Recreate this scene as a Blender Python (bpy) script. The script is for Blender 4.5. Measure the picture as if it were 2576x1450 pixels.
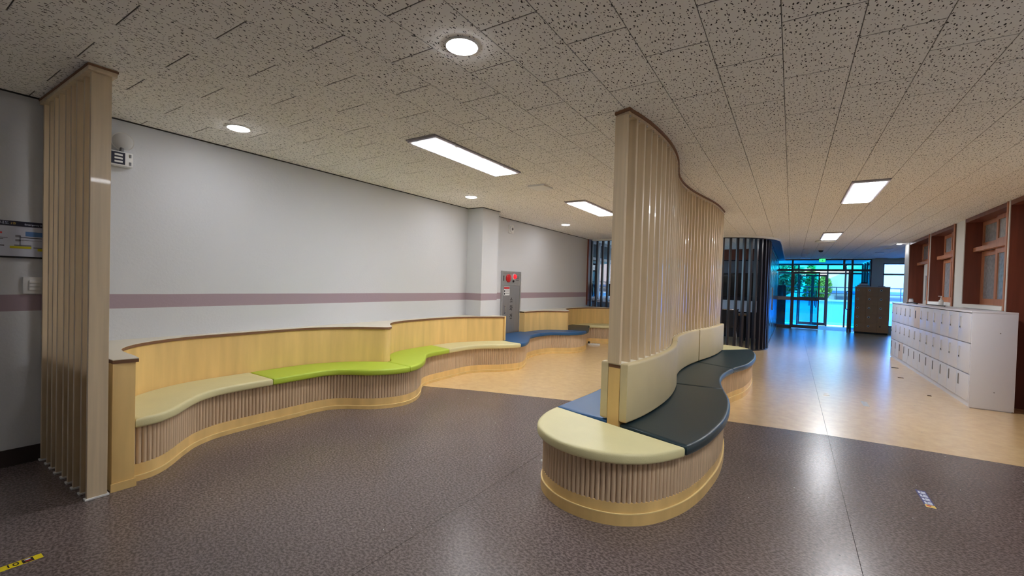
import bpy, bmesh, math, random
import numpy as np
from mathutils import Matrix, Vector
from mathutils.geometry import delaunay_2d_cdt

random.seed(7)
S = bpy.context.scene
for o in list(bpy.data.objects):
    bpy.data.objects.remove(o, do_unlink=True)

# ------------------------------------------------------------------ camera
FPX, YAW, PIT, ROL, PPX, PPY, EYE = 1101.06, -.5638, -.0178, .0287, 1295.02, 733.23, 1.36
ZC = 2.563                                   # ceiling height


def cam_axes():
    cy, sy = math.cos(YAW), math.sin(YAW)
    fwd = Vector((sy * math.cos(PIT), cy * math.cos(PIT), math.sin(PIT)))
    right = Vector((cy, -sy, 0))
    up = right.cross(fwd)
    c, s = math.cos(ROL), math.sin(ROL)
    return c * right + s * up, -s * right + c * up, fwd


CR, CU, CF = cam_axes()
cd = bpy.data.cameras.new('camera')
cam = bpy.data.objects.new('camera', cd)
S.collection.objects.link(cam)
cam.matrix_world = Matrix(((CR.x, CU.x, -CF.x, 0), (CR.y, CU.y, -CF.y, 0), (CR.z, CU.z, -CF.z, EYE), (0, 0, 0, 1)))
cd.sensor_fit = 'HORIZONTAL'
cd.sensor_width = 36
cd.lens = FPX / 2576 * 36
cd.shift_x = -(PPX - 1288) / 2576
cd.shift_y = (PPY - 725) / 2576
cd.clip_start = .02
cd.clip_end = 500
S.camera = cam

# ------------------------------------------------------------------ world, sun, exposure
S.view_settings.view_transform = 'Standard'
S.view_settings.look = 'None'
S.view_settings.exposure = 1.35
S.view_settings.gamma = 1.0
S.view_settings.use_curve_mapping = False
w = bpy.data.worlds.new('sky')
S.world = w
w.use_nodes = True
nt = w.node_tree
bg = nt.nodes['Background']
sky = nt.nodes.new('ShaderNodeTexSky')
sky.sky_type = 'NISHITA'
sky.sun_disc = False
sky.sun_elevation = math.radians(48)
sky.sun_rotation = math.radians(200)
nt.links.new(sky.outputs[0], bg.inputs['Color'])
bg.inputs['Strength'].default_value = .62
sl = bpy.data.lights.new('sun_offscreen', 'SUN')
sl.energy = 6.0
sl.angle = math.radians(.6)
sl.color = (1, .96, .9)
so = bpy.data.objects.new('sun_offscreen', sl)
S.collection.objects.link(so)
so.rotation_euler = Vector((.14, .34, -.93)).to_track_quat('-Z', 'Y').to_euler()
L_PANEL = 15.0          # emission of the rectangular ceiling panels
L_DOWN = 29.0           # emission of the round downlights


# ------------------------------------------------------------------ materials
def lin(c):
    return tuple(((v / 255) / 12.92 if v / 255 <= .04045 else ((v / 255 + .055) / 1.055) ** 2.4) for v in c)


def newmat(name):
    m = bpy.data.materials.new(name)
    m.use_nodes = True
    n = m.node_tree.nodes
    return m, n, m.node_tree.links, n['Principled BSDF']


def mat(name, rgb, rough=.5, metal=0, spec=.5, coat=0, var=0, scale=(6, 6, 6), bump=0, bscale=60, detail=3, emit=0, rand=0):
    """plain principled colour with optional noise variation, per-object variation and fine relief"""
    m, n, l, b = newmat(name)
    c = lin(rgb)
    b.inputs['Base Color'].default_value = (*c, 1)
    b.inputs['Roughness'].default_value = rough
    b.inputs['Metallic'].default_value = metal
    b.inputs['Specular IOR Level'].default_value = spec
    b.inputs['Coat Weight'].default_value = coat
    if emit:
        b.inputs['Emission Color'].default_value = (*c, 1)
        b.inputs['Emission Strength'].default_value = emit
    if var or bump or rand:
        tc = n.new('ShaderNodeTexCoord')
        mp = n.new('ShaderNodeMapping')
        mp.inputs['Scale'].default_value = scale
        l.new(tc.outputs['Object'], mp.inputs[0])
        oi = n.new('ShaderNodeObjectInfo')
        mul = n.new('ShaderNodeVectorMath')
        mul.operation = 'MULTIPLY_ADD'
        l.new(oi.outputs['Random'], mul.inputs[0])
        mul.inputs[1].default_value = (37, 53, 71)
        l.new(mp.outputs[0], mul.inputs[2])
        if var or rand:
            ns = n.new('ShaderNodeTexNoise')
            ns.inputs['Scale'].default_value = 1
            ns.inputs['Detail'].default_value = detail
            l.new(mul.outputs[0], ns.inputs['Vector'])
            mr = n.new('ShaderNodeMapRange')
            mr.inputs[1].default_value = .3
            mr.inputs[2].default_value = .7
            mr.inputs[3].default_value = 1 - var
            mr.inputs[4].default_value = 1 + var
            l.new(ns.outputs[0], mr.inputs[0])
            mr2 = n.new('ShaderNodeMapRange')
            mr2.inputs[3].default_value = 1 - rand
            mr2.inputs[4].default_value = 1 + rand
            l.new(oi.outputs['Random'], mr2.inputs[0])
            pr = n.new('ShaderNodeMath')
            pr.operation = 'MULTIPLY'
            l.new(mr.outputs[0], pr.inputs[0])
            l.new(mr2.outputs[0], pr.inputs[1])
            vm = n.new('ShaderNodeVectorMath')
            vm.operation = 'SCALE'
            vm.inputs[0].default_value = c
            l.new(pr.outputs[0], vm.inputs['Scale'])
            l.new(vm.outputs[0], b.inputs['Base Color'])
        if bump:
            nb = n.new('ShaderNodeTexNoise')
            nb.inputs['Scale'].default_value = bscale
            nb.inputs['Detail'].default_value = 2
            l.new(tc.outputs['Object'], nb.inputs['Vector'])
            bp = n.new('ShaderNodeBump')
            bp.inputs['Strength'].default_value = bump
            bp.inputs['Distance'].default_value = .01
            l.new(nb.outputs[0], bp.inputs['Height'])
            l.new(bp.outputs[0], b.inputs['Normal'])
    return m


def glass(name, rgb, rough=.02, gloss=.12):
    """thin sheet of tinted glass: tinted see-through plus a mirror share that grows at grazing angles"""
    m = bpy.data.materials.new(name)
    m.use_nodes = True
    n, l = m.node_tree.nodes, m.node_tree.links
    n.clear()
    out = n.new('ShaderNodeOutputMaterial')
    tr = n.new('ShaderNodeBsdfTransparent')
    tr.inputs[0].default_value = (*lin(rgb), 1)
    gl = n.new('ShaderNodeBsdfGlossy')
    gl.inputs['Roughness'].default_value = rough
    fr = n.new('ShaderNodeFresnel')
    fr.inputs[0].default_value = 1.45
    mx = n.new('ShaderNodeMixShader')
    l.new(fr.outputs[0], mx.inputs[0])
    l.new(tr.outputs[0], mx.inputs[1])
    l.new(gl.outputs[0], mx.inputs[2])
    l.new(mx.outputs[0], out.inputs[0])
    return m


def math_node(n, l, op, a, b=None, clamp=False):
    k = n.new('ShaderNodeMath')
    k.operation = op
    k.use_clamp = clamp
    for i, v in enumerate((a, b)):
        if v is None:
            continue
        if isinstance(v, (int, float)):
            k.inputs[i].default_value = v
        else:
            l.new(v, k.inputs[i])
    return k.outputs[0]


def mix_rgb(n, l, fac, a, b):
    k = n.new('ShaderNodeMix')
    k.data_type = 'RGBA'
    l.new(fac, k.inputs[0])
    for i, v in ((6, a), (7, b)):
        if isinstance(v, tuple):
            k.inputs[i].default_value = (*v, 1)
        else:
            l.new(v, k.inputs[i])
    return k.outputs[2]


def tile_mat():
    """mineral-fibre board: off-white with dark pin holes and short worm-like fissures"""
    m, n, l, b = newmat('acoustic_tile')
    b.inputs['Roughness'].default_value = .95
    b.inputs['Specular IOR Level'].default_value = .1
    tc = n.new('ShaderNodeTexCoord')
    oi = n.new('ShaderNodeObjectInfo')
    off = n.new('ShaderNodeVectorMath')
    off.operation = 'MULTIPLY_ADD'
    l.new(oi.outputs['Random'], off.inputs[0])
    off.inputs[1].default_value = (13.7, 29.3, 0)
    l.new(tc.outputs['Object'], off.inputs[2])
    sp = n.new('ShaderNodeSeparateXYZ')
    l.new(off.outputs[0], sp.inputs[0])
    flat = n.new('ShaderNodeCombineXYZ')
    l.new(sp.outputs[0], flat.inputs[0])
    l.new(sp.outputs[1], flat.inputs[1])
    v1 = n.new('ShaderNodeTexVoronoi')
    v1.voronoi_dimensions = '2D'
    v1.inputs['Scale'].default_value = 48
    l.new(flat.outputs[0], v1.inputs['Vector'])
    dots = math_node(n, l, 'LESS_THAN', v1.outputs['Distance'], .12)
    sc = n.new('ShaderNodeSeparateColor')
    l.new(v1.outputs['Color'], sc.inputs[0])
    dots = math_node(n, l, 'MULTIPLY', dots, math_node(n, l, 'GREATER_THAN', sc.outputs[0], .35))
    nz = n.new('ShaderNodeTexNoise')
    nz.noise_dimensions = '2D'
    nz.inputs['Scale'].default_value = 45
    l.new(flat.outputs[0], nz.inputs['Vector'])
    sb = n.new('ShaderNodeVectorMath')
    sb.operation = 'MULTIPLY_ADD'
    l.new(nz.outputs['Color'], sb.inputs[0])
    sb.inputs[1].default_value = (.016, .012, 0)
    l.new(flat.outputs[0], sb.inputs[2])
    mp = n.new('ShaderNodeMapping')
    mp.inputs['Scale'].default_value = (50, 18, 1)
    mp.inputs['Rotation'].default_value = (0, 0, .22)
    l.new(sb.outputs[0], mp.inputs[0])
    v2 = n.new('ShaderNodeTexVoronoi')
    v2.voronoi_dimensions = '2D'
    v2.inputs['Scale'].default_value = 1
    l.new(mp.outputs[0], v2.inputs['Vector'])
    worm = math_node(n, l, 'LESS_THAN', v2.outputs['Distance'], .14)
    sc2 = n.new('ShaderNodeSeparateColor')
    l.new(v2.outputs['Color'], sc2.inputs[0])
    worm = math_node(n, l, 'MULTIPLY', worm, math_node(n, l, 'GREATER_THAN', sc2.outputs[0], .3))
    hole = math_node(n, l, 'MAXIMUM', dots, worm)
    col = mix_rgb(n, l, hole, lin((244, 242, 238)), lin((66, 62, 60)))
    l.new(col, b.inputs['Base Color'])
    return m


def wall_mat():
    """painted plaster with one mauve band"""
    m, n, l, b = newmat('painted_plaster')
    b.inputs['Roughness'].default_value = .75
    tc = n.new('ShaderNodeTexCoord')
    sp = n.new('ShaderNodeSeparateXYZ')
    l.new(tc.outputs['Object'], sp.inputs[0])
    ns = n.new('ShaderNodeTexNoise')
    ns.inputs['Scale'].default_value = 3
    l.new(tc.outputs['Object'], ns.inputs[0])
    wob = math_node(n, l, 'MULTIPLY_ADD', ns.outputs[0], .006)
    l.new(sp.outputs[2], wob.node.inputs[2])
    a = math_node(n, l, 'GREATER_THAN', wob, 1.074)
    c = math_node(n, l, 'LESS_THAN', wob, 1.187)
    f = math_node(n, l, 'MULTIPLY', a, c)
    col = mix_rgb(n, l, f, lin((209, 211, 214)), lin((164, 145, 154)))
    l.new(col, b.inputs['Base Color'])
    nb = n.new('ShaderNodeTexNoise')
    nb.inputs['Scale'].default_value = 55
    l.new(tc.outputs['Object'], nb.inputs[0])
    bp = n.new('ShaderNodeBump')
    bp.inputs['Strength'].default_value = .12
    bp.inputs['Distance'].default_value = .01
    l.new(nb.outputs[0], bp.inputs['Height'])
    l.new(bp.outputs[0], b.inputs['Normal'])
    return m


def brown_floor_mat():
    """woven-look brown vinyl: dark flecks over a mauve-grey ground with a fine dot grid"""
    m, n, l, b = newmat('brown_vinyl')
    tc = n.new('ShaderNodeTexCoord')
    big = n.new('ShaderNodeTexNoise')
    big.inputs['Scale'].default_value = 1.1
    big.inputs['Detail'].default_value = 3
    l.new(tc.outputs['Object'], big.inputs[0])
    mp = n.new('ShaderNodeMapping')
    mp.inputs['Scale'].default_value = (58, 82, 1)
    mp.inputs['Rotation'].default_value = (0, 0, .5)
    l.new(tc.outputs['Object'], mp.inputs[0])
    fl = n.new('ShaderNodeTexNoise')
    fl.inputs['Scale'].default_value = 1
    fl.inputs['Detail'].default_value = 4
    fl.inputs['Roughness'].default_value = .65
    l.new(mp.outputs[0], fl.inputs[0])
    mr = n.new('ShaderNodeMapRange')
    mr.inputs[1].default_value = .42
    mr.inputs[2].default_value = .6
    l.new(fl.outputs[0], mr.inputs[0])
    ck = n.new('ShaderNodeTexChecker')
    ck.inputs['Scale'].default_value = 300
    l.new(tc.outputs['Object'], ck.inputs[0])
    g = math_node(n, l, 'MULTIPLY_ADD', ck.outputs['Fac'], .3)
    l.new(mr.outputs[0], g.node.inputs[2])
    g = math_node(n, l, 'MULTIPLY', g, .8, True)
    col = mix_rgb(n, l, g, lin((76, 67, 65)), lin((134, 120, 117)))
    k = n.new('ShaderNodeMapRange')
    k.inputs[1].default_value = .3
    k.inputs[2].default_value = .7
    k.inputs[3].default_value = .88
    k.inputs[4].default_value = 1.1
    l.new(big.outputs[0], k.inputs[0])
    vm = n.new('ShaderNodeVectorMath')
    vm.operation = 'SCALE'
    l.new(col, vm.inputs[0])
    l.new(k.outputs[0], vm.inputs['Scale'])
    l.new(vm.outputs[0], b.inputs['Base Color'])
    b.inputs['Roughness'].default_value = .26
    bn = n.new('ShaderNodeTexNoise')
    bn.inputs['Scale'].default_value = 6
    l.new(tc.outputs['Object'], bn.inputs[0])
    bp = n.new('ShaderNodeBump')
    bp.inputs['Strength'].default_value = .06
    bp.inputs['Distance'].default_value = .02
    l.new(bn.outputs[0], bp.inputs['Height'])
    l.new(bp.outputs[0], b.inputs['Normal'])
    return m


def tan_floor_mat():
    m, n, l, b = newmat('tan_vinyl')
    tc = n.new('ShaderNodeTexCoord')
    a = n.new('ShaderNodeTexNoise')
    a.inputs['Scale'].default_value = 9
    a.inputs['Detail'].default_value = 6
    a.inputs['Roughness'].default_value = .7
    l.new(tc.outputs['Object'], a.inputs[0])
    mr = n.new('ShaderNodeMapRange')
    mr.inputs[1].default_value = .35
    mr.inputs[2].default_value = .68
    l.new(a.outputs[0], mr.inputs[0])
    col = mix_rgb(n, l, mr.outputs[0], lin((224, 184, 124)), lin((250, 220, 166)))
    l.new(col, b.inputs['Base Color'])
    b.inputs['Roughness'].default_value = .19
    b.inputs['Specular IOR Level'].default_value = .9
    b.inputs['IOR'].default_value = 1.6
    b.inputs['Coat Weight'].default_value = 1
    b.inputs['Coat Roughness'].default_value = .276
    b.inputs['Coat IOR'].default_value = 1.8
    mp = n.new('ShaderNodeMapping')
    mp.inputs['Scale'].default_value = (1.2, 3.5, 1)
    l.new(tc.outputs['Object'], mp.inputs[0])
    bn = n.new('ShaderNodeTexNoise')
    bn.inputs['Scale'].default_value = 1.6
    bn.inputs['Detail'].default_value = 3
    l.new(mp.outputs[0], bn.inputs[0])
    for lo_, hi_, sock in ((.276, .28, 'Roughness'),):
        rr = n.new('ShaderNodeMapRange')
        rr.inputs[1].default_value = .35
        rr.inputs[2].default_value = .65
        rr.inputs[3].default_value = lo_
        rr.inputs[4].default_value = hi_
        l.new(bn.outputs[0], rr.inputs[0])
        l.new(rr.outputs[0], b.inputs[sock])
    return m


def emis(name, rgb, strength):
    m, n, l, b = newmat(name)
    b.inputs['Base Color'].default_value = (*lin(rgb), 1)
    b.inputs['Emission Color'].default_value = (*lin(rgb), 1)
    b.inputs['Emission Strength'].default_value = strength
    return m


M = dict(
    tile=tile_mat(), wall=wall_mat(), brown=brown_floor_mat(), tan=tan_floor_mat(),
    white=mat('white_paint', (226, 227, 224), .6, bump=.05),
    tile_core=mat('tile_core', (170, 166, 160), .9),
    joint=mat('dark_joint', (48, 44, 42), .9),
    birch=mat('birch_plywood', (232, 196, 128), .42, var=.10, scale=(9, 9, 1.1), rand=.04),
    slat=mat('birch_slat', (210, 190, 158), .34, var=.1, scale=(30, 30, 1.2), rand=.05, coat=.25),
    flute=mat('oak_flute', (206, 180, 148), .6, var=.13, scale=(170, 170, 4), rand=.05),
    fluteback=mat('flute_backing', (206, 180, 148), .7),
    ply_edge=mat('plywood_edge', (126, 88, 60), .6, var=.15, scale=(3, 3, 240)),
    laminate=mat('cream_laminate', (224, 216, 196), .35),
    trimline=mat('pale_edge_strip', (240, 214, 150), .35),
    cream=mat('cream_leather', (218, 210, 160), .45, var=.03, scale=(4, 4, 4), bump=.12, bscale=240),
    cream_pad=mat('cream_backrest_leather', (216, 200, 156), .5, var=.03, scale=(4, 4, 4), bump=.15, bscale=240),
    lime=mat('lime_leather', (178, 200, 62), .5, bump=.12, bscale=240),
    blue=mat('blue_leather', (34, 86, 134), .42, bump=.12, bscale=240),
    navy=mat('dark_teal_leather', (28, 52, 60), .36, bump=.15, bscale=200),
    darkblue=mat('navy_leather', (22, 44, 92), .42, bump=.1, bscale=240),
    baseboard=mat('dark_brown_baseboard', (42, 30, 26), .5),
    black_slat=mat('charcoal_slat', (38, 36, 44), .3, var=.08, scale=(30, 30, 1)),
    black_panel=mat('charcoal_panel', (26, 27, 40), .18),
    navy_soffit=mat('navy_board', (40, 46, 72), .5),
    redwood=mat('red_brown_wood', (112, 58, 42), .45, var=.22, scale=(14, 14, 1.0), rand=.05),
    sash=mat('light_brown_wood', (178, 120, 88), .5, var=.14, scale=(16, 16, 1.2)),
    frost=mat('frosted_glass', (148, 154, 162), .22, var=.2, scale=(20, 20, 20)),
    metal=mat('brushed_steel', (188, 188, 186), .35, metal=.6, var=.05, scale=(80, 80, 2)),
    steel_dark=mat('steel_door', (150, 148, 148), .45, metal=.45, var=.06, scale=(90, 90, 2)),
    alu=mat('grey_aluminium', (150, 146, 150), .4, metal=.6),
    frame=mat('dark_aluminium_frame', (86, 78, 84), .4, metal=.3),
    fixture=mat('light_fixture_rim', (216, 212, 224), .5),
    plastic=mat('white_plastic', (228, 228, 226), .4),
    red=mat('red_plastic', (196, 30, 36), .3),
    redlens=emis('red_lens', (235, 30, 45), .35),
    black=mat('black_plastic', (22, 22, 24), .4),
    ink=mat('black_ink', (18, 16, 18), .6),
    grey=mat('grey_plastic', (120, 122, 126), .5),
    locker=mat('white_locker_board', (222, 224, 234), .32),
    handleframe=mat('grey_handle_frame', (200, 201, 206), .4),
    lockerside=mat('white_locker_side', (205, 202, 206), .45),
    beige=mat('beige_locker_door', (212, 202, 200), .5),
    tanlocker=mat('brown_locker_board', (184, 138, 96), .5, var=.05, scale=(4, 4, 4)),
    yellow=mat('yellow_tape', (236, 212, 24), .5),
    stickerblue=mat('blue_sticker', (30, 36, 120), .5),
    stickerwhite=mat('sticker_white', (214, 220, 240), .5),
    stickeryellow=mat('sticker_yellow', (240, 206, 110), .5),
    panel=emis('panel_diffuser', (250, 251, 255), L_PANEL),
    down=emis('downlight_diffuser', (252, 251, 255), L_DOWN),
    green=emis('exit_green', (40, 210, 90), 1.6),
    glass=glass('cyan_glass', (104, 226, 255)),
    glass_clear=glass('clear_glass', (225, 240, 245)),
    glass_smoke=glass('smoky_blue_glass', (150, 192, 208)),
    glass_blue=glass('pale_blue_glass', (176, 216, 250)),
    glass_lens=mat('lamp_lens', (214, 216, 218), .12),
    poster=mat('poster_paper', (196, 200, 214), .5),
    postblue=mat('poster_blue', (84, 124, 178), .5),
    postyellow=mat('poster_yellow', (206, 196, 30), .5),
    postgrey=mat('poster_grey', (128, 128, 138), .5),
    posthead=mat('poster_header', (20, 22, 48), .4),
    pave=mat('pale_paving', (196, 208, 214), .8, var=.06, scale=(1, 1, 1)),
    parapet=mat('pale_blue_parapet', (130, 200, 252), .7),
    terrace=mat('pale_blue_tiles', (150, 212, 250), .6),
    housewall=mat('house_wall', (226, 214, 204), .8),
    roof=mat('pale_metal_roof', (206, 190, 186), .6),
    roofblue=mat('blue_roof_edge', (90, 120, 170), .6),
    leaf=mat('tree_leaf', (84, 124, 66), .7, var=.3, scale=(2, 2, 2)),
    leafyel=mat('cypress_leaf', (134, 160, 62), .7, var=.25, scale=(3, 3, 3)),
    bark=mat('bark', (96, 74, 56), .9),
    canopy=mat('canopy_soffit', (226, 218, 196), .8),
    fabric=mat('dark_upholstery', (34, 34, 40), .8),
    chrome=mat('chrome', (220, 220, 224), .12, metal=1),
    whitedesk=mat('white_desk', (206, 208, 222), .4),
    tablewood=mat('table_wood', (150, 110, 70), .45),
    screen=mat('black_screen', (12, 12, 16), .15),
    greyboard=mat('grey_board', (104, 106, 118), .6),
    concrete=mat('far_wall_paint', (206, 210, 200), .7),
    mat_grid=mat('door_mat', (60, 62, 66), .9),
)

# ------------------------------------------------------------------ building helpers
COL = S.collection
MW = {}


def link(o, parent=None, mw=None, label=None, cat=None, group=None, kind=None):
    COL.objects.link(o)
    mw = mw or Matrix.Identity(4)
    o.matrix_basis = mw
    MW[o] = mw
    if parent is not None:
        o.parent = parent
        o.matrix_parent_inverse = MW[parent].inverted()
    if label: o['label'] = label
    if cat: o['category'] = cat
    if group: o['group'] = group
    if kind: o['kind'] = kind
    return o


def thing(name, loc, label=None, cat=None, group=None, kind=None, parent=None):
    o = bpy.data.objects.new(name, None)
    o.empty_display_size = .1
    return link(o, parent, Matrix.Translation(Vector(loc)), label, cat, group, kind)


def smooth(me, ang=35):
    for p in me.polygons:
        p.use_smooth = True
    me.set_sharp_from_angle(angle=math.radians(ang))


class MB:
    """collects shapes for ONE mesh part"""

    def __init__(self):
        self.v, self.f, self.mi, self.mats, self.cur = [], [], [], [], 0

    def use(self, m):
        if m not in self.mats:
            self.mats.append(m)
        self.cur = self.mats.index(m)
        return self

    def add(self, vs, fs):
        n = len(self.v)
        self.v += [tuple(p) for p in vs]
        for q in fs:
            self.f.append(tuple(i + n for i in q))
            self.mi.append(self.cur)
        return self

    def box(self, x0, x1, y0, y1, z0, z1):
        vs = [(x, y, z) for z in (z0, z1) for y in (y0, y1) for x in (x0, x1)]
        return self.add(vs, [(0, 2, 3, 1), (4, 5, 7, 6), (0, 1, 5, 4), (2, 6, 7, 3), (0, 4, 6, 2), (1, 3, 7, 5)])

    def bar(self, a, b, r, seg=8):
        a, b = Vector(a), Vector(b)
        d = (b - a).normalized()
        u = d.orthogonal().normalized()
        v = d.cross(u)
        vs = []
        for p in (a, b):
            for k in range(seg):
                t = 2 * math.pi * k / seg
                vs.append(p + r * (math.cos(t) * u + math.sin(t) * v))
        fs = [(k, (k + 1) % seg, seg + (k + 1) % seg, seg + k) for k in range(seg)]
        fs += [tuple(range(seg))[::-1], tuple(range(seg, 2 * seg))]
        return self.add(vs, fs)

    def tube(self, pts, r, seg=8):
        for a, b in zip(pts[:-1], pts[1:]):
            self.bar(a, b, r, seg)
        return self

    def lathe(self, prof, c=(0, 0, 0), axis='z', seg=24):
        """prof: list of (radius, height) from one end to the other"""
        vs = []
        for r, h in prof:
            for k in range(seg):
                t = 2 * math.pi * k / seg
                p = (r * math.cos(t), r * math.sin(t), h)
                if axis == 'x': p = (h, p[0], p[1])
                if axis == 'y': p = (p[0], h, p[1])
                vs.append((p[0] + c[0], p[1] + c[1], p[2] + c[2]))
        fs = []
        for j in range(len(prof) - 1):
            for k in range(seg):
                k2 = (k + 1) % seg
                fs.append((j * seg + k, j * seg + k2, (j + 1) * seg + k2, (j + 1) * seg + k))
        fs.append(tuple(range(seg))[::-1])
        fs.append(tuple(range((len(prof) - 1) * seg, len(prof) * seg)))
        return self.add(vs, fs)

    def prism(self, poly, z0, z1):
        n = len(poly)
        vs = [(x, y, z0) for x, y in poly] + [(x, y, z1) for x, y in poly]
        fs = [tuple(range(n))[::-1], tuple(range(n, 2 * n))]
        fs += [(k, (k + 1) % n, n + (k + 1) % n, n + k) for k in range(n)]
        return self.add(vs, fs)

    def mesh(self, name, m=None, sm=None, fix=True, bevel=0):
        me = bpy.data.meshes.new(name)
        me.from_pydata(self.v, [], self.f)
        for k in (self.mats or [m]):
            me.materials.append(k)
        if self.mats:
            me.polygons.foreach_set('material_index', self.mi)
        if fix or bevel:
            bm = bmesh.new()
            bm.from_mesh(me)
            if bevel:
                bmesh.ops.remove_doubles(bm, verts=bm.verts, dist=1e-6)
                bmesh.ops.bevel(bm, geom=[e for e in bm.edges if len(e.link_faces) == 2 and e.calc_face_angle(0) > .6],
                                offset=bevel, segments=2, profile=.6, affect='EDGES')
            bmesh.ops.recalc_face_normals(bm, faces=bm.faces)
            bm.to_mesh(me)
            bm.free()
        if sm: smooth(me, sm)
        return me

    def build(self, name, m=None, parent=None, sm=None, bevel=0, mw=None, **kw):
        me = self.mesh(name, m, sm, bevel=bevel)
        return link(bpy.data.objects.new(name, me), parent, mw, **kw)


def box(name, x0, x1, y0, y1, z0, z1, m, parent=None, bevel=0, **kw):
    return MB().box(x0, x1, y0, y1, z0, z1).build(name, m, parent, bevel=bevel, sm=30 if bevel else None, **kw)


def inst(name, me, mw, parent, **kw):
    return link(bpy.data.objects.new(name, me), parent, mw, **kw)


def TR(x, y, z=0, rz=0):
    return Matrix.Translation((x, y, z)) @ Matrix.Rotation(rz, 4, 'Z')


# ------------------------------------------------------------------ plan curves
def spline(pts, step=.02, closed=False):
    P = [np.array(p, float) for p in pts]
    n = len(P)
    out = []
    rng = range(n if closed else n - 1)
    for i in rng:
        p1, p2 = P[i], P[(i + 1) % n]
        p0 = P[i - 1] if (closed or i > 0) else 2 * p1 - p2
        p3 = P[(i + 2) % n] if (closed or i + 2 < n) else 2 * p2 - p1
        t = [0]
        for a, b in ((p0, p1), (p1, p2), (p2, p3)):
            t.append(t[-1] + max(np.linalg.norm(b - a), 1e-6) ** .5)
        for u in np.linspace(t[1], t[2], 24, endpoint=False):
            a1 = (t[1] - u) / (t[1] - t[0]) * p0 + (u - t[0]) / (t[1] - t[0]) * p1
            a2 = (t[2] - u) / (t[2] - t[1]) * p1 + (u - t[1]) / (t[2] - t[1]) * p2
            a3 = (t[3] - u) / (t[3] - t[2]) * p2 + (u - t[2]) / (t[3] - t[2]) * p3
            b1 = (t[2] - u) / (t[2] - t[0]) * a1 + (u - t[0]) / (t[2] - t[0]) * a2
            b2 = (t[3] - u) / (t[3] - t[1]) * a2 + (u - t[1]) / (t[3] - t[1]) * a3
            out.append((t[2] - u) / (t[2] - t[1]) * b1 + (u - t[1]) / (t[2] - t[1]) * b2)
    out.append(P[0] if closed else P[-1])
    A = np.array(out)
    # light smoothing of the traced points, then even spacing
    for _ in range(14):
        B = A.copy()
        if closed:
            C = A[:-1]
            C = .5 * C + .25 * np.roll(C, 1, 0) + .25 * np.roll(C, -1, 0)
            A = np.vstack([C, C[:1]])
        else:
            B[1:-1] = .5 * A[1:-1] + .25 * A[:-2] + .25 * A[2:]
            A = B
    return resample(A, step)


def resample(A, step):
    A = np.array(A, float)
    d = np.r_[0, np.cumsum(np.linalg.norm(np.diff(A, axis=0), axis=1))]
    k = max(2, int(round(d[-1] / step)) + 1)
    s = np.linspace(0, d[-1], k)
    return np.c_[np.interp(s, d, A[:, 0]), np.interp(s, d, A[:, 1])]


def rnormal(A, closed=False):
    """right-hand normals along the run of the curve"""
    if closed:
        T = np.roll(A, -1, 0) - np.roll(A, 1, 0)
    else:
        T = np.gradient(A, axis=0)
    T /= np.maximum(np.linalg.norm(T, axis=1, keepdims=True), 1e-9)
    return np.c_[T[:, 1], -T[:, 0]]


def offs(A, d, closed=False):
    return A + d * rnormal(A, closed)


def near(A, p):
    return int(np.argmin(((A - np.array(p)) ** 2).sum(1)))


def band(A, z0, z1, th, closed=False):
    """upright board that follows a curve; outer face on the curve, thickness to the left of it"""
    mb = MB()
    I = offs(A, -th, closed)
    n = len(A)
    vs = [(p[0], p[1], z) for z in (z0, z1) for p in A] + [(p[0], p[1], z) for z in (z0, z1) for p in I]
    fs = []
    rng = range(n if closed else n - 1)
    for i in rng:
        j = (i + 1) % n
        fs += [(i, j, n + j, n + i), (2 * n + j, 2 * n + i, 3 * n + i, 3 * n + j), (n + i, n + j, 3 * n + j, 3 * n + i), (j, i, 2 * n + i, 2 * n + j)]
    if not closed:
        fs += [(0, n, 3 * n, 2 * n), (n - 1, 2 * n - 1, 4 * n - 1, 3 * n - 1)[::-1]]
    return mb.add(vs, fs)


def thin_out(A, tol=.0006):
    """drop points that lie on straight runs"""
    keep = [0]
    for i in range(1, len(A) - 1):
        a, b, c = A[keep[-1]], A[i], A[i + 1]
        d = c - a
        L = np.linalg.norm(d)
        if L > .14 or abs(d[0] * (b - a)[1] - d[1] * (b - a)[0]) / max(L, 1e-9) > tol:
            keep.append(i)
    keep.append(len(A) - 1)
    return A[keep]


def poly_offset(P, d):
    """outset (d>0) of a counter-clockwise polygon with mitred corners"""
    P = np.array(P)
    n = len(P)
    out = []
    for i in range(n):
        a, b, c = P[i - 1], P[i], P[(i + 1) % n]
        t1 = (b - a) / max(np.linalg.norm(b - a), 1e-9)
        t2 = (c - b) / max(np.linalg.norm(c - b), 1e-9)
        n1, n2 = np.array((t1[1], -t1[0])), np.array((t2[1], -t2[0]))
        m = n1 + n2
        q = max(m @ m / 2, .35)
        out.append(b + d * m / q)
    return np.array(out)


def area(P):
    x, y = np.array(P).T
    return .5 * np.sum(x * np.roll(y, -1) - y * np.roll(x, -1))


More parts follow.
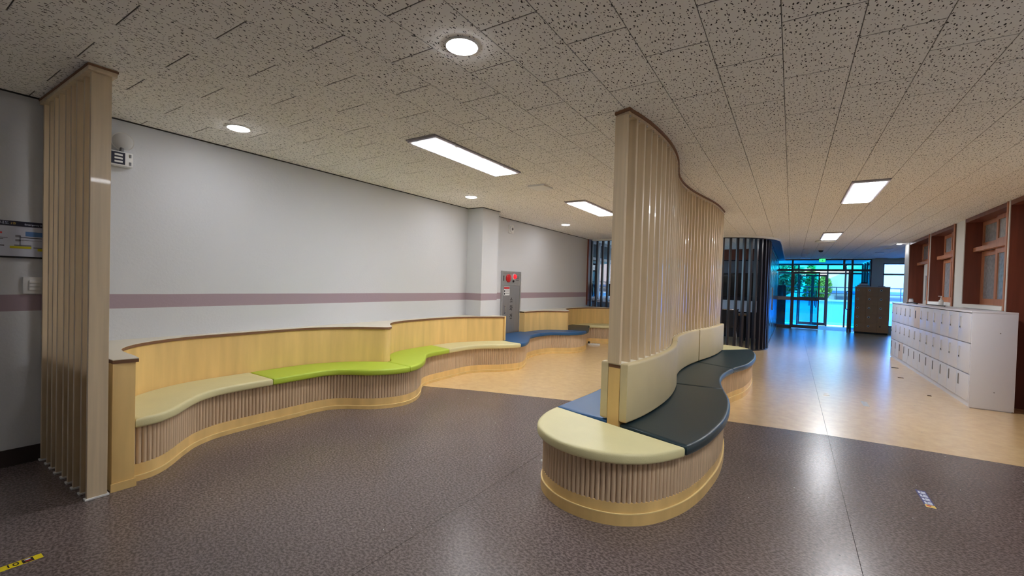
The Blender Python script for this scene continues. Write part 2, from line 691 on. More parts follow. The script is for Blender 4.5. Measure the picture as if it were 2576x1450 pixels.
def cushion(name, P, z0, z1, m, r=.017, gap=.003, parent=None, **kw):
    P = np.array(P)
    if area(P) < 0: P = P[::-1]
    keep = [i for i in range(len(P)) if np.linalg.norm(P[i] - P[i - 1]) > 1e-3]
    P = P[keep]
    rings = []
    for ins, z in ((gap + r * .8, z0), (gap + r * .2, z0 + r * .3), (gap, z0 + r * .9), (gap, z1 - r), (gap + r * .12, z1 - r * .55), (gap + r * .42, z1 - r * .2), (gap + r * .9, z1 - r * .03), (gap + r * 1.25, z1)):
        rings.append([(q[0], q[1], z) for q in poly_offset(P, -ins)])
    n = len(P)
    vs = [v for ring in rings for v in ring]
    fs = []
    for j in range(len(rings) - 1):
        fs += [(j * n + k, j * n + (k + 1) % n, (j + 1) * n + (k + 1) % n, (j + 1) * n + k) for k in range(n)]
    for j in (0, len(rings) - 1):                # flat faces, triangulated so that hollows stay clean
        res = delaunay_2d_cdt([Vector(v[:2]) for v in rings[j]], [(k, (k + 1) % n) for k in range(n)], [], 1, 1e-5)
        base = len(vs)
        vs += [(v[0], v[1], rings[j][0][2]) for v in res[0]]
        fs += [tuple(base + i for i in (t if j else t[::-1])) for t in res[2]]
    o = MB().add(vs, fs).build(name, m, parent, sm=50, **kw)
    for p in o.data.polygons:
        if len(p.vertices) == 3: p.use_smooth = False
    return o


def flute_mesh(h, r):
    """one half-round moulding, face towards +x"""
    seg = 6
    vs = []
    for z in (0, h):
        for k in range(seg + 1):
            t = -math.pi / 2 + math.pi * k / seg
            vs.append((r * math.cos(t), r * math.sin(t), z))
    fs = [(k, k + 1, seg + 2 + k, seg + 1 + k) for k in range(seg)]
    fs += [tuple(range(seg + 1))[::-1], tuple(range(seg + 1, 2 * seg + 2)), (0, seg + 1, 2 * seg + 1, seg)]
    return MB().add(vs, fs).mesh('flute', M['flute'], sm=60)


def text_mesh(name, body, size, m, mw, parent, **kw):
    cu = bpy.data.curves.new(name, 'FONT')
    cu.body = body
    cu.size = size
    cu.extrude = .0006
    cu.align_x = 'CENTER'
    cu.align_y = 'CENTER'
    cu.resolution_u = 3
    t = bpy.data.objects.new(name, cu)
    COL.objects.link(t)
    dg = bpy.context.evaluated_depsgraph_get()
    me = bpy.data.meshes.new_from_object(t.evaluated_get(dg))
    bpy.data.objects.remove(t, do_unlink=True)
    bpy.data.curves.remove(cu)
    me.materials.clear()
    me.materials.append(m)
    return inst(name, me, mw, parent, **kw)


# =================================================================== THE SETTING
XW = -4.52       # left wall face
XR = 2.265       # right wall face
YB = -3.2        # wall behind the camera
YE = 19.3        # entrance glazing

# ---- floor: two-metre vinyl sheets, brown near, tan beyond
edge = [(-6, 3.55), (-4.0, 4.145), (-3.28, 4.40), (-2.17, 4.70), (-1.2, 4.90), (-.27, 5.035), (.335, 5.12), (1.0, 5.155), (1.63, 5.172), (2.8, 5.19), (7, 5.2)]
EX, EY = zip(*edge)
fl = box('floor', -5.0, 6.0, YB - .2, YE + .1, -.12, -.006, M['joint'], kind='structure')
seams = [-5.0, -3.655, -1.655, .337, 2.33, 4.32, 6.0]
for a, b in zip(seams[:-1], seams[1:]):
    xs = np.linspace(a + .0012, b - .0012, 9)
    ys = np.interp(xs, EX, EY)
    MB().prism([(a + .0012, YB - .1), (b - .0012, YB - .1)] + [(x, y - .001) for x, y in zip(xs[::-1], ys[::-1])], -.006, 0).build('vinyl_sheet', M['brown'], fl, label='brown woven-look vinyl floor sheet')
    MB().prism([(x, y + .001) for x, y in zip(xs, ys)] + [(b - .0012, YE), (a + .0012, YE)], -.006, 0).build('vinyl_sheet', M['tan'], fl, label='tan marbled vinyl floor sheet')

# ---- ceiling: staggered mineral tiles
ce = box('ceiling', -5.2, 6.2, YB - .3, YE + .1, ZC + .012, ZC + .3, M['tile_core'], kind='structure')
TP, TL = .3055, .614
tb_ = MB().use(M['tile'])
tb_.add([(sx * (TP / 2 - a), sy * (TL / 2 - a * 1.7), z) for a, z in ((.0032, 0), (.0016, .0016)) for sx, sy in ((-1, -1), (1, -1), (1, 1), (-1, 1))],
        [(3, 2, 1, 0)] + [(k, (k + 1) % 4, 4 + (k + 1) % 4, 4 + k) for k in range(4)])
tb_.use(M['tile_core']).add([(sx * (TP / 2 - .0016), sy * (TL / 2 - .0027), z) for z in (.0016, .0125) for sx, sy in ((-1, -1), (1, -1), (1, 1), (-1, 1))],
                        [(4, 5, 6, 7)] + [(k, (k + 1) % 4, 4 + (k + 1) % 4, 4 + k) for k in range(4)])
tm = tb_.mesh('ceiling_tile')
tiles = []
for k in range(-16, 22):
    xc = -.384 + TP * (k + .5)
    if xc < -5.0 or xc > 6.0: continue
    for j in range(-14, 32):
        yc = 2.605 + .307 * (k % 2) + TL * (j + .5)
        if yc < YB - .1 or yc > YE - .2: continue
        d = Vector((xc, yc, ZC - EYE))
        f_ = d.dot(CF)
        ok = f_ > .25 and abs(d.dot(CR) / f_) < 1.3 and -.2 < d.dot(CU) / f_ < .78 and xc > XW - .1 and (xc < XR + .1 or yc > 13.5)
        tiles.append((f_ if ok else 1e3 + d.length, xc, yc))
tiles.sort()
for f_, xc, yc in tiles[:300]:
    inst('ceiling_tile', tm, TR(xc, yc, ZC), ce)
mb = MB()
src = [tuple(v.co) for v in tm.vertices]
srf = [[tuple(p.vertices) for p in tm.polygons if p.material_index == k] for k in (0, 1)]
for f_, xc, yc in tiles[300:]:
    for k, m_ in enumerate(('tile', 'tile_core')):
        mb.use(M[m_]).add([(x + xc, y + yc, z + ZC) for x, y, z in src], srf[k])
mb.build('distant_tiles', None, ce, kind='stuff')

# ---- left wall with exterior window beyond the slat partition
wl = MB()
wl.box(XW - .2, XW, YB - .2, 10.8, -.05, ZC + .02)
wl.box(XW - .2, XW, 10.8, 15.2, -.05, 1.0)
wl.box(XW - .2, XW, 15.2, YE, -.05, ZC + .02)
wl.build('wall_left', M['wall'], kind='structure')
box('wall_column', XW - .01, -4.215, 5.65, 6.1, 0, ZC + .01, M['wall'], kind='structure')
MB().box(XW, XW + .012, YB, .945, 0, .115).box(XW, XW + .016, YB, .945, 0, .004).build('baseboard_left', M['baseboard'], kind='structure')
t3 = MB()
t3.box(XW, XW + .02, .945, 5.64, ZC - .006, ZC)
t3.box(XW, -4.195, 5.63, 5.65, ZC - .006, ZC).box(-4.215, -4.195, 5.63, 6.12, ZC - .006, ZC)
t3.box(XW, XW + .02, 6.11, 10.7, ZC - .006, ZC).box(XW, XW + .02, YB, .83, ZC - .006, ZC)
t3.build('trim_1', M['joint'], kind='structure')
wn = thing('window_1', (XW, 10.8, 1.0), kind='structure')
for y in (10.83, 11.62, 12.42, 13.2, 14.0, 14.8, 15.17):
    box('window_frame', XW - .12, XW - .04, y - .03, y + .03, 1.0, ZC, M['alu'], wn)
for z in (1.03, 2.1, ZC - .03):
    box('window_rail', XW - .11, XW - .05, 10.8, 15.2, z - .035, z + .035, M['alu'], wn)
for k, (a, b) in enumerate(((10.86, 11.59), (11.65, 12.39), (12.45, 13.17), (13.23, 13.97), (14.03, 14.77), (14.83, 15.14))):
    for z0, z1 in ((1.065, 2.065), (2.135, ZC - .065)):
        box('pane', XW - .083, XW - .077, a, b, z0, z1, M['glass_clear'], wn)
box('window_sill', XW - .04, XW + .12, 10.8, 15.2, .97, 1.0, M['whitedesk'], wn)
box('side_panel', XW, XW + .04, 10.62, 10.82, .86, ZC, M['redwood'], wn)

# ---- right wall: plastered piers with wood-lined recesses
wr = MB()
for a, b in ((YB - .2, 5.9), (7.86, 7.90), (9.52, 10.02), (11.52, 11.6), (13.33, 13.88)):
    wr.box(XR, XR + .34, a, b, -.05, ZC + .02)
wr.box(XR, XR + .34, 7.9, 9.52, -.05, 1.19).box(XR, XR + .34, 10.02, 11.52, -.05, 1.19)
wr.box(XR + .34, 4.9, 13.7, 13.88, -.05, ZC + .02)
wr.build('wall_right', M['white'], kind='structure')
box('wall_classroom', XR + .42, XR + .5, 5.7, 13.6, 0, ZC, M['greyboard'], kind='structure')


def recess_window(name, y0, y1, z0):
    r = thing(name, (XR, y0, z0), kind='structure')
    x0, x1 = XR - .012, XR + .26
    m = M['redwood']
    box('jamb', x0, x1, y1 - .03, y1 + .002, z0, ZC - .004, m, r)
    box('jamb', x0, x1, y0 - .002, y0 + .03, z0, ZC - .004, m, r)
    box('header', x0, x1, y0 + .03, y1 - .03, ZC - .06, ZC - .004, m, r)
    box('edge_trim', x0 - .012, x0, y0 - .012, y0 + .03, z0, ZC - .004, M['sash'], r)
    box('edge_trim', x0 - .008, x0, y1 - .012, y1 + .012, z0, ZC - .004, M['white'], r)
    box('window_sill', XR - .03, x1, y0 + .03, y1 - .03, z0, z0 + .055, M['white'], r)
    box('transom', XR + .08, XR + .15, y0 + .03, y1 - .03, 2.05, 2.11, M['sash'], r)
    ym = (y0 + y1) / 2 + .05
    for za, zb, fw in ((z0 + .055, 2.05, .075), (2.11, ZC - .06, .06)):
        for a, b, xo in ((ym - .05, y1 - .03, .175), (y0 + .03, ym + .03, .13)):
            s = MB()
            x = XR + xo
            s.box(x, x + .038, a, a + fw, za, zb).box(x, x + .038, b - fw, b, za, zb)
            s.box(x, x + .038, a + fw, b - fw, za, za + fw * 1.2).box(x, x + .038, a + fw, b - fw, zb - fw, zb)
            so_ = s.build('sash', M['sash'], r)
            box('pane', x + .014, x + .022, a + fw - .01, b - fw + .01, za + fw * 1.2 - .01, zb - fw + .01, M['frost'], so_)
    return r


recess_window('window_2', 7.90, 9.52, 1.19)
recess_window('window_3', 10.02, 11.52, 1.19)


def doorway(name, y0, y1, leafmat):
    r = thing(name, (XR, y0, 0), kind='structure')
    x0, x1 = XR - .012, XR + .26
    m = M['redwood']
    box('jamb', x0, x1, y1 - .03, y1 + .002, 0, ZC - .004, m, r)
    box('jamb', x0, x1, y0 - .002, y0 + .03, 0, ZC - .004, m, r)
    box('header', x0, x1, y0 + .03, y1 - .03, ZC - .06, ZC - .004, m, r)
    box('edge_trim', x0 - .012, x0, y0 - .012, y0 + .03, 0, ZC - .004, M['sash'], r)
    box('edge_trim', x0 - .008, x0, y1 - .012, y1 + .012, 0, ZC - .004, M['white'], r)
    box('transom', XR + .12, XR + .2, y0 + .03, y1 - .03, 2.03, 2.09, M['sash'], r)
    ym = (y0 + y1) / 2
    for a, b in ((y0 + .03, ym), (ym, y1 - .03)):
        s = MB()
        s.box(XR + .2, XR + .24, a, a + .06, 2.09, ZC - .06).box(XR + .2, XR + .24, b - .06, b, 2.09, ZC - .06)
        s.box(XR + .2, XR + .24, a + .06, b - .06, 2.09, 2.15).box(XR + .2, XR + .24, a + .06, b - .06, ZC - .12, ZC - .06)
        so_ = s.build('sash', M['sash'], r)
        box('pane', XR + .215, XR + .222, a + .05, b - .05, 2.14, ZC - .11, M['frost'], so_)
    lf = MB()
    ya, yb = y0 + .03, y0 + 1.25
    yc = y0 + 1.06
    lf.box(XR + .16, XR + .2, ya, yc - .06, .01, 2.03).box(XR + .16, XR + .2, yc + .06, yb, .01, 2.03)
    lf.box(XR + .16, XR + .2, yc - .06, yc + .06, .01, 1.25).box(XR + .16, XR + .2, yc - .06, yc + .06, 1.78, 2.03)
    lo = lf.build('door_leaf', leafmat, r)
    box('slot_pane', XR + .175, XR + .185, yc - .07, yc + .07, 1.24, 1.79, M['black'], lo)
    box('side_leaf', XR + .22, XR + .26, y0 + 1.2, y1 - .03, .01, 2.03, m, r)
    return r


doorway('door_1', 11.6, 13.33, M['white'])
doorway('door_2', 5.9, 7.86, M['redwood'])

# ---- wall behind the camera and the far right corridor
box('wall_back', -5.0, 5.0, YB - .2, YB, -.05, ZC + .02, M['white'], kind='structure')
box('ground_right', XR + .34, 60, YB - .2, 5.6, -.3, -.08, M['pave'], kind='structure')
box('wall_classroom_end', XR + .34, 4.9, 5.6, 5.72, -.05, ZC + .02, M['white'], kind='structure')
box('ground_front', -60, 60, -60, YB - .2, -.3, -.08, M['pave'], kind='structure')
box('wall_corridor', 4.9, 5.1, 13.7, YE + .1, -.05, ZC + .02, M['concrete'], kind='structure')
box('ground_corridor', 5.1, 60, 5.6, YE + .3, -.3, -.08, M['pave'], kind='structure')
we = MB()
we.box(2.30, 2.60, YE - .05, YE + .25, -.05, ZC + .02).box(4.25, 5.0, YE - .05, YE + .25, -.05, ZC + .02)
we.box(2.6, 4.25, YE - .05, YE + .25, 2.42, ZC + .02).box(2.6, 4.25, YE - .05, YE + .25, -.05, .22)
we.build('wall_entrance', M['concrete'], kind='structure')
wn = thing('window_4', (3.4, YE, .22), kind='structure')
for x in (2.62, 3.42, 4.22):
    box('window_frame', x - .025, x + .025, YE + .06, YE + .12, .22, 2.42, M['alu'], wn)
for z in (.25, 2.03, 2.4):
    box('window_rail', 2.6, 4.25, YE + .06, YE + .12, z - .03, z + .03, M['alu'], wn)
for a, b in ((2.645, 3.395), (3.445, 4.195)):
    for z0, z1 in ((.28, 2.0), (2.06, 2.37)):
        box('pane', a, b, YE + .087, YE + .093, z0, z1, M['glass_blue'], wn)
# outside shell that keeps daylight to the windows
ro = MB().box(-5.2, 6.2, YB - .4, YE + .3, ZC + .3, ZC + .5)
ro.build('roof_slab', M['concrete'], kind='structure')

# ---- entrance: aluminium and tinted glass screen with doors
en = thing('door_3', (.9, YE, 0), kind='structure')
FM = M['frame']
for x, z0, z1 in ((-.47, 0, ZC), (0.0, 0, ZC), (1.77, 0, ZC), (2.29, 0, ZC), (1.535, 2.12, ZC)):
    box('mullion', x - .03, x + .03, YE - .04, YE + .06, z0, z1, FM, en)
for z0, z1 in ((ZC - .05, ZC), (2.12, 2.20)):
    box('transom', -.5, 2.32, YE - .035, YE + .055, z0, z1, FM, en)
box('threshold', -.44, 0, YE - .04, YE + .06, 0, .11, FM, en)
box('mid_rail', -.44, -.03, YE - .03, YE + .05, 1.04, 1.17, M['alu'], en)
for a, b, z0, z1 in ((-.44, -.03, .11, 1.04), (-.44, -.03, 1.17, 2.12), (-.44, -.03, 2.2, ZC - .05), (.03, 1.505, 2.2, ZC - .05), (1.565, 1.74, 2.2, ZC - .05), (1.8, 2.26, 2.2, ZC - .05), (1.8, 2.26, 0.08, 2.12)):
    box('pane', a, b, YE + .005, YE + .011, z0, z1, M['glass'], en)


def door_leaf(x, y, rz, parent, wid=.84, mid=True, hz=2.1, gm='glass'):
    """glazed leaf, hinge at (x, y), running along local +x"""
    mw = TR(x, y, 0, rz)
    s = MB()
    s.box(0, .045, -.022, .022, .02, hz).box(wid - .045, wid, -.022, .022, .02, hz)
    s.box(.045, wid - .045, -.022, .022, .02, .13).box(.045, wid - .045, -.022, .022, hz - .08, hz)
    if mid: s.box(.045, wid - .045, -.02, .02, 1.04, 1.16)
    lf = s.build('door_leaf', FM, parent, mw=mw)
    if mid:
        for z0, z1 in ((.13, 1.04), (1.16, hz - .08)):
            MB().box(.045, wid - .045, -.003, .003, z0, z1).build('pane', M[gm], lf, mw=mw)
    else:
        MB().box(.045, wid - .045, -.003, .003, .13, hz - .08).build('pane', M['glass'], lf, mw=mw)
    for s_ in (-1, 1):
        h = MB().tube([(wid - .09, s_ * .022, .8), (wid - .09, s_ * .07, .82), (wid - .09, s_ * .07, 1.4), (wid - .09, s_ * .022, 1.42)], .013)
        h.build('pull_handle', M['black'], lf, mw=mw)
    return lf


door_leaf(.03, YE - .005, 0, en, .82)
door_leaf(1.72, YE - .05, math.radians(-97), en, .8, mid=False)
# inner vestibule screen
e2 = thing('door_4', (.9, YE + 2.3, 0), kind='structure')
y2 = YE + 2.3
for x in (-.5, .22, 1.2, 1.78, 2.3):
    box('mullion', x - .028, x + .028, y2 - .04, y2 + .04, 0, 2.5, FM, e2)
for z0, z1 in ((2.45, 2.52), (2.1, 2.17)):
    box('transom', -.5, 2.3, y2 - .035, y2 + .035, z0, z1, FM, e2)
for a, b in ((-.47, .19), (1.23, 1.75), (1.81, 2.27)):
    box('pane', a, b, y2 - .003, y2 + .003, .06, 2.1, M['glass_smoke'], e2)
for a, b in ((-.47, .19), (.25, 1.17), (1.23, 1.75), (1.81, 2.27)):
    box('pane', a, b, y2 - .003, y2 + .003, 2.17, 2.45, M['glass_clear'], e2)
door_leaf(.25, y2, 0, e2, .46, hz=2.08, gm='glass_smoke')
door_leaf(1.17, y2, math.pi, e2, .458, hz=2.08, gm='glass_smoke')
for y in (YE + .3, YE + 1.0, YE + 1.65):
    box('mullion', 2.27, 2.33, y - .03, y + .03, 0, 2.5, FM, e2)
for a, b in ((YE + .33, YE + .97), (YE + 1.03, YE + 1.62), (YE + 1.68, YE + 2.27)):
    box('pane', 2.297, 2.303, a, b, .05, 2.45, M['glass_clear'], e2)
box('vestibule_canopy', -1.6, 3.2, YE + .31, YE + 3.1, 2.53, 2.72, M['canopy'], kind='structure')
box('vestibule_floor', -2.2, 3.4, YE + .11, YE + 2.6, -.1, -.004, M['terrace'], kind='structure')

# ---- dark booth wall running back to the entrance
bw = MB().box(-.56, -.47, 12.05, YE - .02, 0, ZC + .01)
bw = bw.build('wall_booth', M['black_panel'], kind='structure')
for k in range(6):
    a = 12.08 + k * 1.2
    box('panel', -.472, -.445, a + .012, a + 1.188, .09, 2.40, M['black_panel'], bw, bevel=.006)
    box('panel', -.472, -.445, a + .012, a + 1.188, 2.42, ZC - .03, M['black_panel'], bw, bevel=.006)
box('plinth_strip', -.472, -.44, 12.05, YE - .05, 0, .07, M['alu'], bw)
box('door_pull', -.445, -.415, 13.6, 13.64, .85, 1.45, M['chrome'], bw)
# navy strip of soffit with pale rim that follows the booth
sp_ = spline([(-4.4, 10.66), (-3.0, 10.66), (-1.5, 10.70), (-1.05, 10.80), (-.68, 11.02), (-.42, 11.36), (-.29, 11.8), (-.26, 12.4), (-.26, 14), (-.26, YE - .06)], .06)
inner = offs(sp_, -.22)
mbs = MB()
n_ = len(sp_)
mbs.add([(p[0], p[1], z) for z in (ZC - .035, ZC - .002) for p in sp_] + [(p[0], p[1], z) for z in (ZC - .035, ZC - .002) for p in inner],
        [q for i in range(n_ - 1) for q in ((i, i + 1, n_ + i + 1, n_ + i), (i + 1, i, 2 * n_ + i, 2 * n_ + i + 1), (2 * n_ + i + 1, 2 * n_ + i, 3 * n_ + i, 3 * n_ + i + 1))])
mbs.build('trim_2', M['navy_soffit'], kind='structure')
band(offs(sp_, .02), ZC - .045, ZC - .001, .02).build('trim_3', M['white'], kind='structure', sm=60)

# =================================================================== LEFT SLAT SCREEN
slat_me = MB().box(-.045, .045, -.0125, .0125, 0, 1).mesh('slat', M['slat'], bevel=.002)


def slat_mesh(w_, t_, h_, m, bev=.002):
    return MB().box(-w_ / 2, w_ / 2, -t_ / 2, t_ / 2, 0, h_).mesh('slat', m, bevel=bev)


sc_ = thing('slat_screen', (-3.98, .882, 0), 'straight screen of pale birch slats between the evacuation board and the wall bench', 'screen')
me_s = slat_mesh(.026, .092, ZC - .045, M['slat'])
me_f = MB().box(-.02, .02, -.055, .055, 0, .012).mesh('foot', M['plastic'], bevel=.003)
me_b = MB().box(-.016, .016, -.03, .03, 0, .012).mesh('bracket', M['chrome'], bevel=.002)
for k in range(9):
    x = -3.493 - .1245 * k
    y = .880 + .003 * math.sin(k * 2.1)
    s = inst('slat', me_s, TR(x, y, .006), sc_)
    inst('foot', me_f, TR(x, y, 0), s)
cp = box('cap_rail', XW + .002, -3.455, .815, .945, ZC - .04, ZC + .001, M['slat'], sc_, bevel=.003)
box('cap_edge', XW + .002, -3.452, .811, .949, ZC - .016, ZC - .004, M['ply_edge'], cp)

# =================================================================== WALL BENCH
ZS0, ZS1, ZL = .362, .425, .82
F = spline([(-3.575, 1.0), (-3.572, 1.16), (-3.629, 1.264), (-3.762, 1.392), (-3.85, 1.475), (-3.94, 1.58), (-4.012, 1.742), (-4.035, 1.95), (-4.032, 2.25),
            (-4.03, 2.45), (-4.03, 2.65), (-3.985, 2.825), (-3.875, 2.94), (-3.70, 3.055), (-3.585, 3.195), (-3.525, 3.38), (-3.56, 3.57), (-3.684, 3.78),
            (-3.83, 3.95), (-3.96, 4.10), (-4.025, 4.3), (-4.037, 4.55), (-4.042, 4.85), (-4.03, 5.12), (-3.925, 5.35), (-3.757, 5.53), (-3.635, 5.74),
            (-3.60, 5.92), (-3.65, 6.1), (-3.76, 6.35), (-3.88, 6.57), (-4.0, 6.8), (-4.05, 7.05), (-4.054, 7.35), (-3.98, 7.66), (-3.80, 7.83), (-3.67, 7.96),
            (-3.595, 8.16), (-3.595, 8.4), (-3.64, 8.62), (-3.78, 8.98), (-3.93, 9.3), (-4.03, 9.55), (-4.0, 9.76), (-3.86, 9.83), (-3.70, 9.88), (-3.5, 10.02),
            (-3.25, 10.06), (-2.95, 9.92), (-2.6, 9.78), (-2.3, 9.85), (-2.0, 10.05)], .012)
B1 = spline([(-3.62, 1.075), (-3.85, 1.085), (-4.02, 1.13), (-4.2, 1.262), (-4.34, 1.47), (-4.42, 1.72), (-4.432, 2.2), (-4.43, 2.6), (-4.40, 2.83), (-4.25, 3.14), (-4.10, 3.30), (-3.97, 3.40),
             (-3.905, 3.455), (-3.925, 3.53), (-4.06, 3.63), (-4.2, 3.75), (-4.32, 3.91), (-4.405, 4.15), (-4.43, 4.5), (-4.43, 4.9), (-4.36, 5.3), (-4.21, 5.58), (-4.09, 5.75), (-3.955, 5.93)], .012)
B3 = spline([(-4.38, 7.31), (-4.375, 7.5), (-4.355, 7.75), (-4.25, 8.0), (-4.1, 8.14), (-3.97, 8.23), (-3.925, 8.32), (-3.99, 8.46), (-4.18, 8.74), (-4.33, 9.0), (-4.40, 9.3), (-4.40, 9.7), (-4.3, 10.1),
             (-4.1, 10.36), (-3.8, 10.48), (-3.4, 10.5), (-2.8, 10.5), (-2.0, 10.5)], .012)
BFULL = np.vstack([B1, [(-3.97, 5.98), (-4.2, 6.115), (-4.47, 6.12), (-4.482, 6.2), (-4.482, 6.7), (-4.482, 7.25), (-4.46, 7.295)], B3])
FC = offs(F, .055)                              # cushion front edge
unit_f = [(-3.58, 1.06), (-3.53, 3.40), (-3.60, 5.88), (-3.595, 8.33), (-2.0, 10.05)]
unit_lab = ['curved birch bench unit beside the straight slat screen, under cream and lime cushions',
            'curved birch bench unit under the wall column, between lime and blue cushions',
            'curved birch bench unit in front of the steel hydrant cabinet',
            'curved birch bench unit turning the corner under the charcoal slats']
fl_me = flute_mesh(.25, .0142)
units = []
for k in range(4):
    i0, i1 = near(F, unit_f[k]), near(F, unit_f[k + 1])
    A = F[i0:i1 + 1]
    c = A.mean(0)
    u = thing('bench_unit', (-4.2 if k < 3 else -3.2, c[1] if k < 3 else 10.2, 0), unit_lab[k], 'bench')
    units.append(u)
    T = thin_out(A)
    band(T, 0, .112, .02).build('kick_board', M['birch'], u, sm=50)
    band(offs(T, .008), 0, .034, .01).build('base_trim', M['birch'], u, sm=50)
    band(offs(T, .0085), .034, .038, .009).build('edge_strip', M['trimline'], u, sm=50)
    band(offs(T, -.014), .112, ZS0 - .002, .012).build('face_backing', M['fluteback'], u, sm=50)
    R = resample(A, .0305)
    Nn = rnormal(R)
    for p, q in zip(R[:-1] * .5 + R[1:] * .5, Nn[:-1]):
        a = math.atan2(q[1], q[0])
        inst('flute', fl_me, TR(p[0] - .013 * q[0], p[1] - .013 * q[1], .111, a), u)
    # seat board under the cushions
    bq = [(-3.7, 1.08), (-3.905, 3.462), (-3.955, 5.93), (-3.925, 8.32), (-2.0, 10.5)]
    bb = thin_out(BFULL[near(BFULL, bq[k]):near(BFULL, bq[k + 1]) + 1])
    poly = [tuple(p) for p in thin_out(offs(A, -.02))] + [tuple(p) for p in bb[::-1]]
    MB().prism(poly, ZS0 - .02, ZS0 - .001).build('seat_board', M['birch'], u)


def back_run(curve, cuts, u, wallpts):
    """plywood back panels along a curve plus the ledge on top of them"""
    for a, b in zip(cuts[:-1], cuts[1:]):
        seg = curve[a:b + 1]
        t = thin_out(seg)
        t = t.copy()
        band(t, .30, ZL - .026, .018).build('back_panel', M['birch'], u, sm=50)
    e = thin_out(offs(curve[cuts[0]:cuts[-1] + 1], .012))
    poly = [tuple(p) for p in e] + wallpts
    MB().prism(poly, ZL - .026, ZL - .004).build('ledge_board', M['ply_edge'], u)
    MB().prism(poly, ZL - .0045, ZL).build('ledge_top', M['laminate'], u)


pk = near(B1, (-3.905, 3.46))
cut1 = [0, near(B1, (-4.43, 1.95)), near(B1, (-4.43, 2.45)), pk - 4, pk]
back_run(B1, cut1, units[0], [(XW + .002, 3.46), (XW + .002, .95), (-3.5, .95), (-3.485, 1.073)])
cut2 = [pk, near(B1, (-4.43, 4.62)), near(B1, (-4.3, 5.42)), len(B1) - 1]
back_run(B1, cut2, units[1], [(-3.955, 6.0), (-4.2, 6.03), (-4.2, 5.64), (XW + .002, 5.64), (XW + .002, 3.46)])
box('end_panel', -4.212, -3.94, 5.955, 5.99, .30, ZL - .004, M['birch'], units[1], bevel=.004)
p3 = near(B3, (-3.925, 8.32))
back_run(B3, [0, near(B3, (-4.33, 7.85)), p3], units[2], [(XW + .002, 8.32), (XW + .002, 7.30), (-4.38, 7.30)])
box('end_panel', XW + .002, -4.37, 7.30, 7.33, .30, ZL - .004, M['birch'], units[2])
back_run(B3, [p3, near(B3, (-4.4, 9.5)), near(B3, (-3.8, 10.48)), near(B3, (-2.9, 10.5)), len(B3) - 1], units[3],
         [(-2.0, 10.64), (XW + .002, 10.64), (XW + .002, 8.32)])
box('end_panel', XW + .002, -3.5, .95, 1.062, 0, ZL - .026, M['birch'], units[0], bevel=.002)
box('end_panel_trim', -3.501, -3.492, .945, 1.07, 0, .05, M['birch'], units[0])

# cushions lying on the wall bench
spl = [((-3.63, 1.066), (-3.52, 1.066)), ((-4.43, 2.224), (-3.96, 2.2)), ((-3.905, 3.462), (-3.475, 3.42)), ((-4.43, 4.77), (-3.98, 4.65)), ((-3.955, 5.95), (-3.545, 5.85)),
       ((-4.375, 7.45), (-3.99, 7.30)), ((-3.925, 8.32), (-3.545, 8.42)), ((-4.40, 9.55), (-3.97, 9.63)), ((-3.72, 10.49), (-3.55, 9.97)), ((-2.9, 10.5), (-2.85, 9.9))]
cu_def = [('cream', 'wavy cream seat cushion at the bench end beside the straight slat screen'),
          ('lime', 'long lime green seat cushion next to the cream cushion at the bench end'),
          ('lime', 'lime green seat cushion wrapping the bulge in front of the wall column side'),
          ('cream', 'cream seat cushion between a lime and a blue cushion'),
          ('blue', 'blue seat cushion reaching back to the steel hydrant cabinet'),
          ('blue', 'blue seat cushion between another blue one and a dark green one'),
          ('navy', 'dark green seat cushion at the bench corner'),
          ('cream', 'short cream seat cushion in front of the charcoal slats'),
          ('darkblue', 'navy blue seat cushion in front of the charcoal slats')]
for k, (m, lab) in enumerate(cu_def):
    (b0, f0), (b1, f1) = spl[k], spl[k + 1]
    fr = thin_out(FC[near(FC, f0):near(FC, f1) + 1], .0004)
    ib0, ib1 = near(BFULL, b0), near(BFULL, b1)
    bk = thin_out(BFULL[ib0:ib1 + 1], .0004)
    bk = bk + .006 * rnormal(bk) if len(bk) > 2 else bk
    if k == 0:
        bk = np.vstack([[(-3.7, 1.066), (-3.86, 1.088)], bk[bk[:, 1] > 1.11]])
    P = np.vstack([fr, bk[::-1]])
    cushion('seat_cushion', P, ZS0, ZS1, M[m], label=lab, cat='cushion', group='seat cushions on the wall bench')

# =================================================================== CENTRAL ISLAND
OUT = spline([(-.49, 2.73), (-.425, 2.96), (-.387, 3.23), (-.367, 3.53), (-.387, 3.94), (-.428, 4.22), (-.50, 4.52), (-.565, 4.84), (-.597, 5.13), (-.582, 5.54), (-.523, 5.88),
              (-.44, 6.2), (-.392, 6.75), (-.40, 7.2), (-.425, 7.45), (-.51, 7.84), (-.638, 8.05), (-.8, 8.14), (-.95, 8.16), (-1.15, 8.12), (-1.33, 8.0), (-1.46, 7.8), (-1.53, 7.5),
              (-1.545, 7.1), (-1.53, 6.7), (-1.56, 6.3), (-1.63, 5.75), (-1.66, 5.25), (-1.62, 4.75), (-1.53, 4.3), (-1.46, 3.9), (-1.455, 3.65), (-1.475, 3.35), (-1.50, 3.05),
              (-1.50, 2.83), (-1.445, 2.62), (-1.355, 2.49), (-1.2, 2.38), (-1.03, 2.335), (-.87, 2.345), (-.74, 2.395), (-.61, 2.51)], .014, True)[:-1]
CEN = spline([(-1.015, 2.915), (-.985, 3.05), (-.957, 3.25), (-.937, 3.6), (-.945, 3.9), (-.985, 4.25), (-1.045, 4.55), (-1.105, 4.87), (-1.13, 5.25), (-1.115, 5.65), (-1.06, 6.1), (-1.0, 6.5), (-.97, 6.9), (-.965, 7.42)], .012)
isl = thing('island_bench', (-1.0, 5.2, 0), 'snaking two-sided island bench with fluted sides standing across the brown and tan floor', 'bench')
KO = poly_offset(OUT, -.046)
